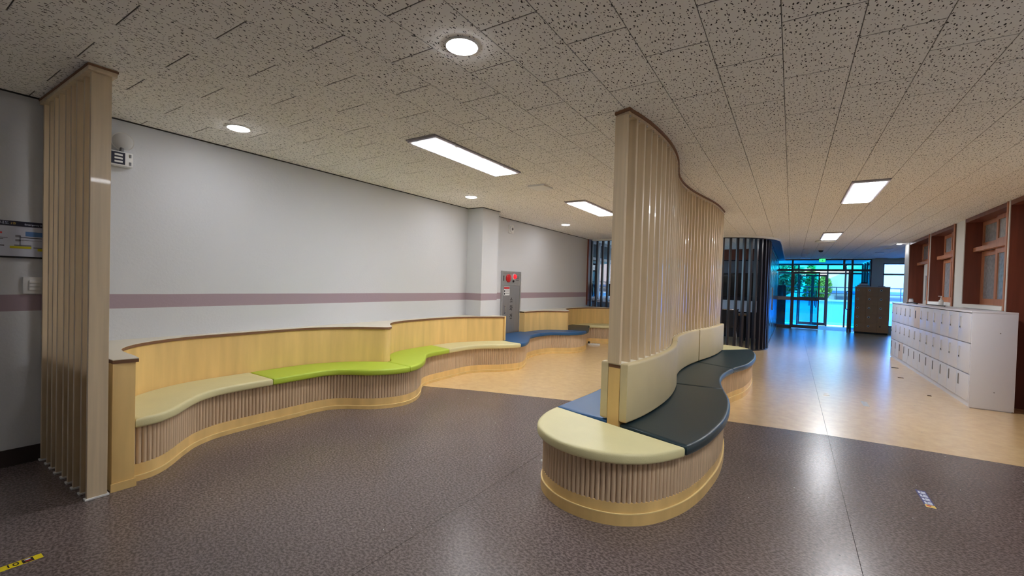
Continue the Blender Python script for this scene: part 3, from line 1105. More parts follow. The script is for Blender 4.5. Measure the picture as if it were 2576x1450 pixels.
T = KO[::2]
band(T, 0, .128, .02, True).build('kick_board', M['birch'], isl, sm=50)
band(poly_offset(T, .009), 0, .064, .01, True).build('base_trim', M['birch'], isl, sm=50)
band(poly_offset(T, .0098), .064, .069, .0105, True).build('edge_strip', M['trimline'], isl, sm=50)
band(poly_offset(T, -.014), .128, ZS0 - .002, .012, True).build('face_backing', M['fluteback'], isl, sm=50)
MB().prism([tuple(p) for p in poly_offset(T, -.02)], ZS0 - .02, ZS0 - .001).build('seat_board', M['birch'], isl)
R = resample(np.vstack([KO, KO[:1]]), .0305)[:-1]
Nn = rnormal(R, True)
fme = flute_mesh(ZS0 - .128, .0142)
far_fl = MB()
items = []
for p, q in zip(R, Nn):
    seen = Vector((q[0], q[1])).dot(Vector((-p[0], -p[1])))
    items.append((0 if seen > -.25 else 1, math.hypot(p[0], p[1]), p, q))
items.sort(key=lambda t: t[:2])
fv = [tuple(v.co) for v in fme.vertices]
ff = [tuple(p.vertices) for p in fme.polygons]
for k, (_, _, p, q) in enumerate(items):
    mw = TR(p[0] - .013 * q[0], p[1] - .013 * q[1], .127, math.atan2(q[1], q[0]))
    if k < 300:
        inst('flute', fme, mw, isl)
    else:
        far_fl.add([tuple(mw @ Vector(v)) for v in fv], ff)
far_fl.build('far_flutes', M['flute'], isl, kind='stuff', sm=60)
# upright core that carries the backrests and the screen
core = np.vstack([offs(CEN, .045), offs(CEN, -.045)[::-1]])
MB().prism([tuple(p) for p in thin_out(core[:len(CEN)])] + [tuple(p) for p in thin_out(core[len(CEN):])], ZS0 - .03, .80).build('back_core', M['birch'], isl)
MB().prism([tuple(p) for p in thin_out(offs(CEN, .043))] + [tuple(p) for p in thin_out(offs(CEN, -.043)[::-1])], .80, .822).build('core_cap', M['ply_edge'], isl)

scr = thing('slat_screen', (-1.0, 5.2, .822), 'snaking screen of pale birch slats rising from the island bench to the ceiling', 'screen')
e1, e2_ = offs(CEN, .046), offs(CEN, -.046)[::-1]
MB().prism([tuple(p) for p in thin_out(e1)] + [tuple(p) for p in thin_out(e2_)], .822, .832).build('foot_rail', M['laminate'], scr)
e1, e2_ = offs(CEN, .062), offs(CEN, -.062)[::-1]
e1[:, 1][:3] -= .02
pl = [tuple(p) for p in thin_out(e1)] + [tuple(p) for p in thin_out(e2_)]
cr_ = MB().prism(pl, ZC - .02, ZC + .001).build('cap_rail', M['ply_edge'], scr)
MB().prism([tuple(p) for p in poly_offset(np.array(pl), -.012)], ZC - .04, ZC - .019).build('cap_lining', M['slat'], cr_)
R = resample(CEN, .1215)
Nn = rnormal(R)
sme = slat_mesh(.092, .026, ZC - .04 - .83, M['slat'])
bme = MB().box(-.052, .052, -.006, .006, 0, .014).mesh('bracket', M['chrome'], bevel=.002)
for p, q in zip(R, Nn):
    a = math.atan2(q[1], q[0])
    s = inst('slat', sme, TR(p[0], p[1], .831, a), scr)
    inst('bracket', bme, TR(p[0] - .02 * q[1], p[1] + .02 * q[0], ZC - .054, a), s)

# cushions on the island
CO = np.roll(OUT, -near(OUT, (-.49, 2.73)), 0)      # starts at the right end of the front chord
CRt = offs(CEN, .047)
CLt = offs(CEN, -.047)
iR = [near(CO, p) for p in ((-.49, 2.735), (-.50, 4.53), (-.545, 5.77), (-.535, 7.90))]
iL = [near(CO, p) for p in ((-1.50, 3.03), (-1.56, 4.42), (-1.60, 5.95), (-1.53, 7.55))]
cR = [near(CRt, p) for p in ((-.97, 2.915), (-.98, 4.48), (-1.02, 6.02), (-.92, 7.42))]
cL = [near(CLt, p) for p in ((-1.06, 2.915), (-1.07, 4.5), (-1.12, 5.98), (-1.01, 7.42))]
lr = ['dark green leather seat cushion beside the island cream end, facing the white lockers',
      'dark green leather seat cushion in the hollow of the island bench, side of the lockers',
      'dark green leather seat cushion of the island by the charcoal slats, side of the lockers']
ll = ['blue seat cushion of the island next to its cream end, side of the wall bench',
      'blue seat cushion in the middle of the island, side of the wall bench',
      'blue seat cushion of the island by the charcoal slats, side of the wall bench']
G = 'seat cushions on the island bench'
for k in range(3):
    fr = CO[iR[k]:iR[k + 1] + 1][::2]
    bk = CRt[cR[k]:cR[k + 1] + 1][::3]
    cushion('seat_cushion', np.vstack([fr, bk[::-1]]), ZS0, ZS1, M['navy'], r=.022, label=lr[k], cat='cushion', group=G)
    fr = CO[iL[k + 1]:iL[k] + 1][::2]
    bk = CLt[cL[k]:cL[k + 1] + 1][::3]
    cushion('seat_cushion', np.vstack([fr, bk]), ZS0, ZS1, M['blue'], label=ll[k], cat='cushion', group=G)
nose = np.vstack([CO[iL[0]:], CO[:iR[0] + 1]])[::2]
cushion('seat_cushion', nose, ZS0, ZS1, M['cream'], label='half-round cream seat cushion on the end of the island over brown floor', cat='cushion', group=G)
tail = CO[iR[3]:iL[3] + 1][::2]
cushion('seat_cushion', np.vstack([tail, [(-1.06, 7.5), (-.90, 7.5)]]), ZS0, ZS1, M['cream'], label='half-round cream seat cushion on the end of the island by the charcoal slats', cat='cushion', group=G)

# backrest pads on both faces of the core
gp = 'backrest pads of the island bench'


def pad(curve, d0, d1, lab):
    a, b = curve, None
    A = offs(curve, d0)
    Bq = offs(curve, d1)
    P = np.vstack([A, Bq[::-1]])
    cushion('backrest_pad', P, .434, .838, M['cream_pad'], r=.016, gap=.001, label=lab, cat='cushion', group=gp)


cut = [near(CEN, (-1.015, 2.915)), near(CEN, (-1.03, 4.5)), near(CEN, (-1.07, 6.0)), len(CEN) - 1]
names = ['end pad', 'middle pad', 'far pad']
for k in range(3):
    c_ = CEN[cut[k] + (1 if k else 0):cut[k + 1]][::3]
    wh = ['by the cream end over brown floor', 'in the middle of the slat screen', 'by the charcoal slats'][k]
    pad(c_, .048, .105, 'cream leather backrest pad %s, above dark green cushions' % wh)
    pad(c_, -.048, -.105, 'cream leather backrest pad %s, above blue cushions' % wh)

# =================================================================== CHARCOAL SLAT PARTITION
pp_ = spline([(-4.42, 10.70), (-3.0, 10.74), (-1.8, 10.79), (-1.3, 10.86), (-.98, 10.98), (-.74, 11.15), (-.57, 11.4), (-.485, 11.7), (-.47, 12.03)], .02)
part = thing('slat_partition', (-1.0, 11.0, 0), 'curved partition of tall charcoal slats behind the island bench', 'partition')
R = resample(pp_, .146)
Nn = rnormal(R)
lo = slat_mesh(.075, .045, ZC - .04 - .02, M['black_slat'], .003)
hi = slat_mesh(.075, .045, ZC - .04 - ZL, M['black_slat'], .003)
for p, q in zip(R, Nn):
    a = math.atan2(q[1], q[0])
    if p[0] < -2.0:
        inst('slat', hi, TR(p[0], p[1], ZL, a), part)
    else:
        inst('slat', lo, TR(p[0], p[1], .02, a), part)
T = thin_out(pp_)
band(offs(T, .045), ZC - .045, ZC - .003, .09).build('top_rail', M['black_slat'], part, sm=50)
i_ = near(pp_, (-2.0, 10.78))
band(offs(thin_out(pp_[i_:]), .045), 0, .022, .09).build('bottom_rail', M['black_slat'], part, sm=50)
band(offs(thin_out(pp_[:i_]), -.03), 0, ZL, .03).build('low_panel', M['redwood'], part, sm=50)

# room seen through the slats
ib = MB().box(-3.1, -.56, 14.6, 14.7, 0, ZC)
ib.build('wall_booth_rear', M['black_panel'], kind='structure')
box('trim_4', -3.1, -.56, 14.5, 14.597, 2.25, ZC, M['redwood'], kind='structure')
box('grey_panel', -2.9, -.8, 14.555, 14.597, 1.86, 2.22, M['greyboard'], label='grey panel on the dark booth wall', cat='panel', bevel=.005)
tv = thing('display_screen', (-1.8, 14.5, 1.1), 'wide black display on the dark booth wall', 'display')
box('display_case', -2.9, -.75, 14.52, 14.597, 1.18, 1.84, M['black'], tv, bevel=.01)
box('screen', -2.87, -.78, 14.517, 14.521, 1.21, 1.81, M['screen'], tv)
co = thing('white_counter', (-1.8, 14.2, 0), 'white counter under the black display behind charcoal slats', 'counter')
box('counter_top', -2.95, -.7, 14.0, 14.5, 1.02, 1.05, M['whitedesk'], co, bevel=.004)
box('counter_front', -2.92, -.73, 14.02, 14.05, .74, 1.02, M['whitedesk'], co)
box('counter_body', -2.9, -.75, 14.05, 14.48, 0, 1.02, M['black_panel'], co)
tb = thing('reading_table', (-1.7, 12.9, 0), 'brown-topped table behind the charcoal slats', 'table')
box('table_top', -2.5, -.95, 12.5, 13.3, .70, .735, M['tablewood'], tb, bevel=.006)
for x in (-2.42, -1.03):
    for y in (12.58, 13.22):
        MB().bar((x, y, 0), (x, y, .70), .022).build('leg', M['black'], tb, sm=50)


def chair(x, y, rz, lab):
    t = thing('tub_chair', (x, y, 0), lab, 'chair', 'chairs at the reading table')
    mw = TR(x, y, 0, rz)
    MB().box(-.22, .22, -.21, .21, .42, .48).build('seat', M['fabric'], t, mw=mw, bevel=.02, sm=40)
    ang = np.linspace(math.radians(200), math.radians(340), 15)
    arc = np.array([(.26 * math.cos(a), .24 * math.sin(a)) for a in ang])
    band(arc, .48, .86, .035).build('backrest', M['fabric'], t, mw=mw, sm=50)
    MB().tube([(p[0], p[1], .87) for p in arc], .012).build('top_tube', M['chrome'], t, mw=mw, sm=50)
    for sx in (-1, 1):
        for sy in (-1, 1):
            MB().bar((sx * .19, sy * .18, .42), (sx * .23, sy * .22, 0), .012).build('leg', M['chrome'], t, mw=mw, sm=50)


chair(-1.95, 12.2, 0, 'dark tub chair with chrome rim at the reading table, next to the paned window side')
chair(-1.35, 12.15, .15, 'dark tub chair with chrome rim at the reading table, next to the charcoal corner')
dk = thing('window_desk', (-4.1, 12.3, 0), 'low desk along the paned window behind the slats', 'desk')
box('desk_top', -4.5, -3.75, 11.0, 14.0, .93, .96, M['whitedesk'], dk, bevel=.004)
box('desk_front', -3.8, -3.77, 11.02, 13.98, 0, .93, M['redwood'], dk)
mo = thing('computer_monitor', (-4.15, 12.0, .96), 'black computer monitor on the desk by the paned window', 'monitor')
MB().box(-.02, .02, -.27, .27, .12, .47).build('monitor_case', M['black'], mo, mw=TR(-4.15, 12.0, .96, -.9), bevel=.008)
MB().bar((0, 0, .01), (0, 0, .14), .02).lathe([(.11, 0), (.11, .012), (.02, .02)]).build('monitor_stand', M['grey'], mo, mw=TR(-4.15, 12.0, .96))
for k, (x, y, m_) in enumerate(((-3.95, 12.5, 'plastic'), (-3.98, 12.9, 'plastic'))):
    MB().box(x - .1, x + .1, y - .14, y + .14, .96, .985 + .02 * k).build('paper_stack', M[m_], label=['thin stack of white paper on the window desk', 'thicker stack of white paper on the window desk'][k], cat='paper', group='papers on the window desk')

# =================================================================== WHITE LOCKERS
LX, LY0 = 1.865, 7.47
edges = [7.5, 7.98] + [7.98 + .408 * k for k in range(1, 12)]
LY1 = edges[-1] + .03
lk = thing('locker_bank', (2.06, 10, 0), 'long bank of white lockers with three rows of doors against the wooden windows', 'lockers')
box('carcass', LX + .022, XR - .016, LY0 + .02, LY1 - .005, .07, 1.14, M['locker'], lk)
box('side_panel', LX + .004, XR - .014, LY0, LY0 + .022, .012, 1.163, M['locker'], lk, bevel=.002)
box('side_panel', LX + .004, XR - .014, LY1 - .02, LY1, .012, 1.163, M['locker'], lk, bevel=.002)
box('top_board', LX - .004, XR - .014, LY0 - .002, LY1 + .002, 1.163, 1.185, M['locker'], lk, bevel=.002)
box('plinth', LX + .018, XR - .03, LY0 + .015, LY1 - .01, 0, .07, M['locker'], lk)
rows = ((.787, 1.158), (.408, .780), (.072, .401))
hm = MB()
hm.box(-.010, .002, -.018, .018, 0, .15).box(-.013, -.008, -.012, .012, .035, .14)
hm1 = MB()
hm1.use(M['handleframe']).box(-.006, .002, -.021, -.014, 0, .15).box(-.006, .002, .014, .021, 0, .15).box(-.006, .002, -.014, .014, .143, .15).box(-.006, .002, -.014, .014, 0, .007)
hm1.use(M['lockerside']).box(-.002, .002, -.014, .014, .007, .143)
hm1.use(M['black']).lathe([(.012, -.009), (.012, .002)], (0, 0, .018), 'x', 10)
hme = hm1.mesh('handle')
pme = MB().use(M['alu']).box(-.004, .001, -.016, .016, 0, .135).use(M['grey']).box(-.006, -.003, -.009, .009, .008, .127).mesh('pull')
pmd = MB().use(M['black']).box(-.004, .001, -.016, .016, 0, .135).mesh('pull')
pin = MB().lathe([(.006, 0), (.006, .003)], (0, 0, 0), 'y', 8).mesh('cap', M['grey'])
for r, (z0, z1) in enumerate(rows):
    for k in range(12):
        a, b = edges[k], edges[k + 1]
        be = (r, k) in ((0, 6), (2, 9))
        d = box('door', LX, LX + .02, a + .0035, b - .0035, z0 + .004, z1 - .004, M['beige' if be else 'locker'], lk, bevel=.003)
        yh = b - .10
        if r < 2:
            inst('handle', hme if not be else pmd, TR(LX - .001, yh, z1 - .21 if r == 0 else z1 - .21), d)
        else:
            inst('pull', pmd if be else pme, TR(LX, yh, z0 + .155), d)
for x, z in ((2.11, .93), (2.08, .22)):
    inst('screw_cap', pin, TR(x, LY0 - .003, z), lk)
# odds and ends on the lockers
sb = thing('sanitizer_bottle', (2.18, 10.3, 1.185), 'white pump bottle on the locker top by the wooden window', 'bottle')
MB().lathe([(.03, 0), (.032, .01), (.032, .09), (.012, .11), (.012, .125)], (2.18, 10.3, 1.185), seg=16).build('bottle_body', M['plastic'], sb, sm=50)
MB().lathe([(.015, .125), (.015, .14), (.006, .142), (.006, .165)], (2.18, 10.3, 1.185), seg=12).box(2.14, 2.19, 10.293, 10.307, 1.345, 1.355).build('pump', M['plastic'], sb)
sb = thing('squat_jar', (2.12, 12.2, 1.185), 'small grey jar on the locker top near the white door', 'jar')
MB().lathe([(.035, 0), (.038, .02), (.038, .07), (.03, .08)], (2.12, 12.2, 1.185), seg=16).build('jar_body', M['lockerside'], sb, sm=50)
MB().lathe([(.03, .08), (.03, .10)], (2.12, 12.2, 1.185), seg=16).build('lid', M['grey'], sb)
MB().tube([(1.95, 11.55, 1.198), (1.98, 11.3, 1.21), (2.0, 11.0, 1.198)], .013).build('umbrella_bundle', M['ink'], label='black folded umbrella lying on the white lockers', cat='umbrella', sm=50)
MB().tube([(2.08, 10.75, 1.194), (2.1, 10.3, 1.194), (2.1, 9.7, 1.194)], .009).build('dark_stick', M['baseboard'], label='thin dark brown stick lying on the white lockers', cat='stick', sm=50)

# =================================================================== BROWN LOCKER UNIT BY THE ENTRANCE
A0 = math.radians(-6)
TM = TR(2.28, 18.78, 0, A0)
tk = thing('cubby_locker', (2.28, 18.98, 0), 'brown locker cabinet of fifteen small doors beside the entrance glass', 'lockers')
W2, D2, H2 = .455, .40, 1.60
MB().box(-W2, W2, .015, D2, .06, H2 - .02).build('carcass', M['tanlocker'], tk, mw=TM)
MB().box(-W2 - .005, W2 + .005, 0, D2 + .005, H2 - .02, H2).build('top_board', M['lockerside'], tk, mw=TM)
MB().box(-W2 + .02, W2 - .02, .03, D2 - .02, 0, .06).build('plinth', M['ink'], tk, mw=TM)
ring = MB()
for k in range(12):
    t0, t1 = 2 * math.pi * k / 12, 2 * math.pi * (k + 1) / 12
    ring.add([(r * math.cos(t), y, r * math.sin(t)) for y in (-.008, .001) for r in (.016, .034) for t in (t0, t1)],
             [(0, 1, 3, 2), (4, 6, 7, 5), (0, 4, 5, 1), (2, 3, 7, 6)])
rme = ring.mesh('lock_ring', M['plastic'])
kme = MB().lathe([(.018, -.012), (.018, .001)], (0, 0, 0), 'y', 12).box(-.004, .02, -.02, -.01, -.004, .012).mesh('lock_knob', M['ink'])
dm = MB().box(-.1475, .1475, 0, .016, 0, .298).mesh('door', M['tanlocker'], bevel=.003)
for r in range(5):
    for c in range(3):
        mw = TM @ Matrix.Translation((-.302 + .302 * c, -.002, .065 + .303 * r))
        d = inst('door', dm, mw, tk)
        q = mw @ Matrix.Translation((-.07, 0, .20))
        if (r, c) != (0, 2):
            inst('lock_ring', rme, q, d)
        inst('lock_knob', kme, q, d)
bx = thing('document_tray', (2.05, 19.0, H2), 'dark tray with papers on top of the brown locker cabinet', 'tray')
MB().box(1.9, 2.2, 18.86, 19.12, H2, H2 + .05).build('tray_body', M['steel_dark'], bx, bevel=.006)
MB().box(1.95, 2.17, 18.9, 19.08, H2 + .05, H2 + .10).build('paper', M['plastic'], bx)
MB().box(2.0, 2.16, 18.95, 19.1, H2 + .10, H2 + .14).build('folder', M['ink'], bx)
MB().box(2.45, 2.62, 18.85, 19.0, H2, H2 + .022).build('notebook', M['grey'], label='small grey notebook lying on the brown locker cabinet', cat='notebook')

# =================================================================== CEILING LIGHTS AND DEVICES
def panel_light(x, y, lab, name='panel_light'):
    t = thing(name, (x, y, ZC - .04), lab, 'ceiling light', 'rectangular ceiling panel lights')
    h, l_ = .16, .655
    s = MB()
    z0, z1 = ZC - .022, ZC + .001
    s.box(x - h, x - h + .028, y - l_, y + l_, z0, z1).box(x + h - .028, x + h, y - l_, y + l_, z0, z1)
    s.box(x - h + .028, x + h - .028, y - l_, y - l_ + .03, z0, z1).box(x - h + .028, x + h - .028, y + l_ - .03, y + l_, z0, z1)
    s.build('rim', M['fixture'], t)
    box('backplate', x - h - .004, x + h + .004, y - l_ - .02, y + l_ + .02, ZC - .01, ZC + .001, M['alu'], t)
    box('diffuser', x - h + .027, x + h - .027, y - l_ + .029, y + l_ - .029, ZC - .026, ZC - .010, M['panel'], t)
    for s_ in (-1, 1):
        MB().lathe([(.008, -.004), (.008, 0)], (x + h - .014, y + s_ * .38, z0), seg=10).build('clip', M['metal'], t)


panel_light(-2.67, 3.34, 'rectangular ceiling light over the floor between lime cushions and island')
panel_light(-2.65, 6.38, 'rectangular ceiling light over the tan floor before the hydrant cabinet')
panel_light(.67, 6.58, 'rectangular ceiling light between the island screen and the white lockers')
panel_light(.66, 11.42, 'rectangular ceiling light next to the round ceiling ring')
panel_light(.67, 1.75, 'rectangular ceiling light over the brown floor behind the island nose', 'panel_light_offscreen')


def down_light(x, y, lab, r=.078, name='down_light'):
    t = thing(name, (x, y, ZC - .02), lab, 'ceiling light', 'round ceiling downlights')
    MB().lathe([(r + .010, .001), (r + .010, -.005), (r + .003, -.008), (r, -.007), (r, .001)], (x, y, ZC), seg=32).build('rim', M['plastic'], t, sm=40)
    MB().lathe([(r, -.003), (r, -.0085), (r * .85, -.013), (r * .5, -.016), (r * .1, -.017)], (x, y, ZC), seg=32).build('diffuser', M['down'], t)


down_light(-1.46, 1.74, 'round downlight alone over the brown floor before the island')
down_light(-3.85, 1.81, 'round downlight above the cream bench end cushion')
down_light(-3.85, 4.87, 'round downlight before the wall column')
down_light(-3.84, 7.9, 'round downlight above the blue bench cushions')
down_light(-3.85, -1.25, 'round downlight above the wall left of the evacuation board', name='down_light_offscreen')
down_light(2.12, 13.66, 'small round light at the end of the wood-lined wall', .045)

va = thing('access_panel', (-2.65, 4.73, ZC - .02), 'square white access panel on the ceiling between two panel lights', 'panel')
box('panel_plate', -2.765, -2.545, 4.60, 4.85, ZC - .022, ZC + .001, M['plastic'], va, bevel=.004)
rg = thing('ceiling_ring', (.64, 12.35, ZC - .07), 'round grey ring fixture hanging under the ceiling past the panel light', 'fixture')
MB().lathe([(.2, .04), (.21, .015), (.2, 0), (.185, .003), (.18, .02), (.04, .022)], (.63, 12.5, ZC - .04), seg=36).build('ring', M['plastic'], rg, sm=50)
MB().lathe([(.04, 0), (.04, .04)], (.63, 12.5, ZC - .04), seg=16).build('hub', M['plastic'], rg)
dmc = thing('dome_camera', (.66, 15.1, ZC - .06), 'dark dome camera on the ceiling before the exit sign', 'camera')
MB().lathe([(.075, .0), (.075, -.02)], (.66, 15.1, ZC), seg=24).build('base', M['plastic'], dmc)
MB().lathe([(.062, -.02), (.055, -.045), (.035, -.065), (.012, -.072)], (.66, 15.1, ZC), seg=24).build('dome', M['black'], dmc, sm=60)
for x, y, lab in ((.33, 14.8, 'unlit white recessed disc nearest the dome camera'), (.33, 16.35, 'unlit white recessed disc midway to the exit sign'), (.32, 17.8, 'unlit white recessed disc close before the exit sign'), (2.116, 14.96, 'unlit white recessed disc past the wood-lined wall')):
    t = thing('recessed_disc', (x, y, ZC - .015), lab, 'ceiling light', 'unlit discs in the far ceiling')
    MB().lathe([(.10, .001), (.10, -.012), (.085, -.016), (.08, -.006)], (x, y, ZC), seg=24).build('rim', M['plastic'], t, sm=40)
    MB().lathe([(.08, -.004), (.08, -.008)], (x, y, ZC), seg=24).build('lens', M['lockerside'], t)
box('air_slot', 2.0, 2.2, 16.26, 16.32, ZC - .008, ZC + .001, M['grey'], label='narrow grey air slot in the far ceiling', cat='vent', bevel=.002)
ex = thing('exit_sign', (.89, YE - .12, ZC - .14), 'green glowing exit sign hung before the entrance glass', 'sign')
box('sign_case', .79, .99, YE - .14, YE - .10, ZC - .13, ZC + .001, M['plastic'], ex, bevel=.004)
box('sign_face', .80, .98, YE - .143, YE - .139, ZC - .12, ZC - .012, M['green'], ex)
fg = MB().lathe([(.012, -.002), (.012, .002)], (.90, YE - .1435, ZC - .04), 'y', 12)
fg.box(.885, .91, YE - .1455, YE - .142, ZC - .085, ZC - .052).box(.868, .886, YE - .1455, YE - .142, ZC - .072, ZC - .06).box(.908, .93, YE - .1455, YE - .142, ZC - .07, ZC - .058)
fg.box(.875, .89, YE - .1455, YE - .142, ZC - .115, ZC - .084).box(.905, .925, YE - .1455, YE - .142, ZC - .108, ZC - .082)
fg.build('running_figure', M['plastic'], ex)

# =================================================================== LEFT WALL FITTINGS
hc = thing('hydrant_cabinet', (XW, 6.98, .43), 'tall brushed steel fire hydrant cabinet set in the wall behind blue cushions', 'cabinet')
x0 = XW + .001
s = MB().box(x0, x0 + .03, 6.655, 6.69, .424, 1.588).box(x0, x0 + .03, 7.285, 7.32, .424, 1.588).box(x0, x0 + .03, 6.69, 7.285, 1.548, 1.588).box(x0, x0 + .02, 6.69, 7.285, 1.315, 1.345)
s.build('cabinet_frame', M['metal'], hc, bevel=.002)
box('alarm_panel', x0, x0 + .018, 6.69, 7.285, 1.345, 1.548, M['metal'], hc)
hd = box('door', x0, x0 + .022, 6.695, 7.28, .424, 1.312, M['steel_dark'], hc, bevel=.003)
MB().lathe([(.078, 0), (.078, .014), (.07, .022), (.03, .026), (.012, .034)], (x0 + .018, 6.875, 1.455), 'x', 28).build('alarm_bell', M['red'], hc, sm=40, label='round red alarm bell')
for k in range(6):
    t_ = math.pi / 3 * k
    MB().box(-.003, .003, .03, .062, .0, .004).build('bell_slot', M['ink'], hc, mw=Matrix.Translation((x0 + .0402, 6.875, 1.455)) @ Matrix.Rotation(t_, 4, 'X') @ Matrix.Translation((-.002, 0, 0)))
MB().lathe([(.058, 0), (.058, .012), (.05, .016)], (x0 + .018, 7.075, 1.49), 'x', 28).build('lamp_collar', M['plastic'], hc, sm=40)
MB().lathe([(.046, .012), (.044, .035), (.03, .052), (.01, .058)], (x0 + .018, 7.075, 1.49), 'x', 24).build('alarm_lamp', M['redlens'], hc, sm=50, label='red alarm lamp')
MB().lathe([(.022, 0), (.022, .012), (.016, .018)], (x0 + .018, 7.05, 1.40), 'x', 16).build('call_button', M['ink'], hc, sm=40)
box('name_plate', x0 + .018, x0 + .021, 6.715, 6.735, 1.40, 1.50, M['ink'], hc)
for k in range(3):
    box('vent_slit', x0 + .018, x0 + .02, 7.15, 7.25, 1.42 + .03 * k, 1.428 + .03 * k, M['ink'], hc)
lb = box('notice', x0 + .022, x0 + .024, 6.73, 6.925, 1.135, 1.295, M['plastic'], hd)
box('notice_head', x0 + .0235, x0 + .025, 6.735, 6.92, 1.255, 1.288, M['red'], hd)
for k in range(3):
    box('notice_line', x0 + .0235, x0 + .025, 6.79, 6.91, 1.225 - .032 * k, 1.236 - .032 * k, M['grey'], hd)
for k in range(2):
    box('notice_mark', x0 + .0235, x0 + .025, 6.742, 6.775, 1.195 - .048 * k, 1.23 - .048 * k, M['ink'], hd)
TXT = Matrix.Rotation(math.pi / 2, 4, 'Z') @ Matrix.Rotation(math.pi / 2, 4, 'X')     # reads along +y, faces +x
for ch, z in (('소', 1.035), ('화', .885), ('전', .725)):
    text_mesh('lettering', ch, .12, M['ink'], Matrix.Translation((x0 + .0235, 6.995, z)) @ TXT, hd)
MB().tube([(x0 + .022, 6.76, .80), (x0 + .05, 6.76, .82), (x0 + .05, 6.76, .925), (x0 + .022, 6.76, .945)], .010).build('pull_handle', M['chrome'], hd, sm=50)

sk = thing('wall_speaker', (XW, 6.93, 2.38), 'small white speaker high on the wall past the column', 'speaker')
MB().box(XW, XW + .03, 6.85, 7.01, 2.30, 2.46).build('backplate', M['plastic'], sk, bevel=.012, sm=40)
MB().lathe([(.066, .03), (.066, .045), (.058, .052), (.03, .045), (.028, .05)], (XW, 6.93, 2.38), 'x', 28).build('speaker_ring', M['plastic'], sk, sm=40)
MB().lathe([(.028, .045), (.02, .06), (.006, .064)], (XW, 6.93, 2.38), 'x', 20).build('driver', M['grey'], sk, sm=50)

em = thing('emergency_light', (XW, 1.25, 2.18), 'white emergency lamp with one round head above the bench ledge', 'lamp')
MB().box(XW, XW + .075, 1.10, 1.315, 2.19, 2.30).build('battery_box', M['plastic'], em, bevel=.006, sm=40)
box('control_plate', XW + .075, XW + .078, 1.12, 1.265, 2.20, 2.292, M['posthead'], em)
for k in range(3):
    MB().box(XW + .078, XW + .082, 1.20, 1.25, 2.212 + .026 * k, 2.226 + .026 * k).build('indicator', M['plastic'], em, bevel=.002)
for z in (2.215, 2.275):
    box('latch', XW + .075, XW + .079, 1.292, 1.303, z - .012, z + .012, M['grey'], em)
hdm = Matrix.Translation((XW + .05, 1.257, 2.385)) @ Matrix.Rotation(math.radians(20), 4, 'Y') @ Matrix.Rotation(math.radians(-20), 4, 'Z')
MB().lathe([(.02, -.05), (.05, -.04), (.066, 0), (.07, .01)], (0, 0, 0), 'x', 28).build('lamp_head', M['plastic'], em, mw=hdm, sm=50)
MB().lathe([(.066, .008), (.05, .02), (.02, .027), (.005, .028)], (0, 0, 0), 'x', 28).build('lens', M['glass_lens'], em, mw=hdm, sm=60)
MB().bar((XW + .04, 1.25, 2.295), (XW + .045, 1.255, 2.335), .014).build('neck', M['grey'], em, sm=50)

sw = thing('light_switch', (XW, .798, 1.19), 'white triple light switch on the wall above the mauve band', 'switch')
box('switch_plate', XW, XW + .014, .742, .852, 1.19, 1.308, M['plastic'], sw, bevel=.004)
for k in range(3):
    box('rocker', XW + .014, XW + .020, .771, .825, 1.213 + .026 * k, 1.236 + .026 * k, M['plastic'], sw, bevel=.003)

po = thing('evacuation_board', (XW, .6, 1.43), 'evacuation plan board with dark header on the wall beside the slat screen', 'board')
PX = XW + .001
box('board', PX, PX + .012, .05, .99, 1.437, 1.69, M['poster'], po)
box('header', PX + .011, PX + .0135, .05, .99, 1.655, 1.69, M['posthead'], po)
box('footer', PX + .011, PX + .0135, .05, .99, 1.437, 1.449, M['ink'], po)
pq = PX + .0125
for y0_, y1_, z0_, z1_, m_ in ((.752, .862, 1.590, 1.622, 'postblue'), (.705, .73, 1.580, 1.596, 'postgrey'), (.705, .73, 1.553, 1.566, 'postgrey'), (.724, .730, 1.523, 1.588, 'postgrey'), (.73, .83, 1.578, 1.582, 'ink'), (.73, .83, 1.560, 1.563, 'postgrey'),
                               (.70, .78, 1.520, 1.529, 'postgrey'), (.68, .78, 1.503, 1.519, 'postyellow'), (.835, .842, 1.510, 1.588, 'postgrey'), (.79, .93, 1.508, 1.516, 'postgrey'), (.81, .875, 1.49, 1.507, 'postyellow'),
                               (.845, .90, 1.535, 1.545, 'postyellow'), (.86, .91, 1.59, 1.62, 'postgrey'), (.60, .67, 1.571, 1.576, 'postgrey'), (.60, .65, 1.562, 1.567, 'postgrey'), (.60, .655, 1.517, 1.523, 'ink'), (.56, .645, 1.60, 1.612, 'red')):
    box('plan_mark', pq - .001, pq + .0005, y0_, y1_, z0_, z1_, M[m_], po)
text_mesh('lettering', 'Emergency Evacuation Map', .016, M['stickerwhite'], Matrix.Translation((PX + .0137, .835, 1.671)) @ TXT, po)
text_mesh('lettering', '안내도', .022, M['stickerwhite'], Matrix.Translation((PX + .0137, .645, 1.673)) @ TXT, po)
text_mesh('lettering', '2층', .019, M['stickeryellow'], Matrix.Translation((PX + .0137, .695, 1.673)) @ TXT, po)

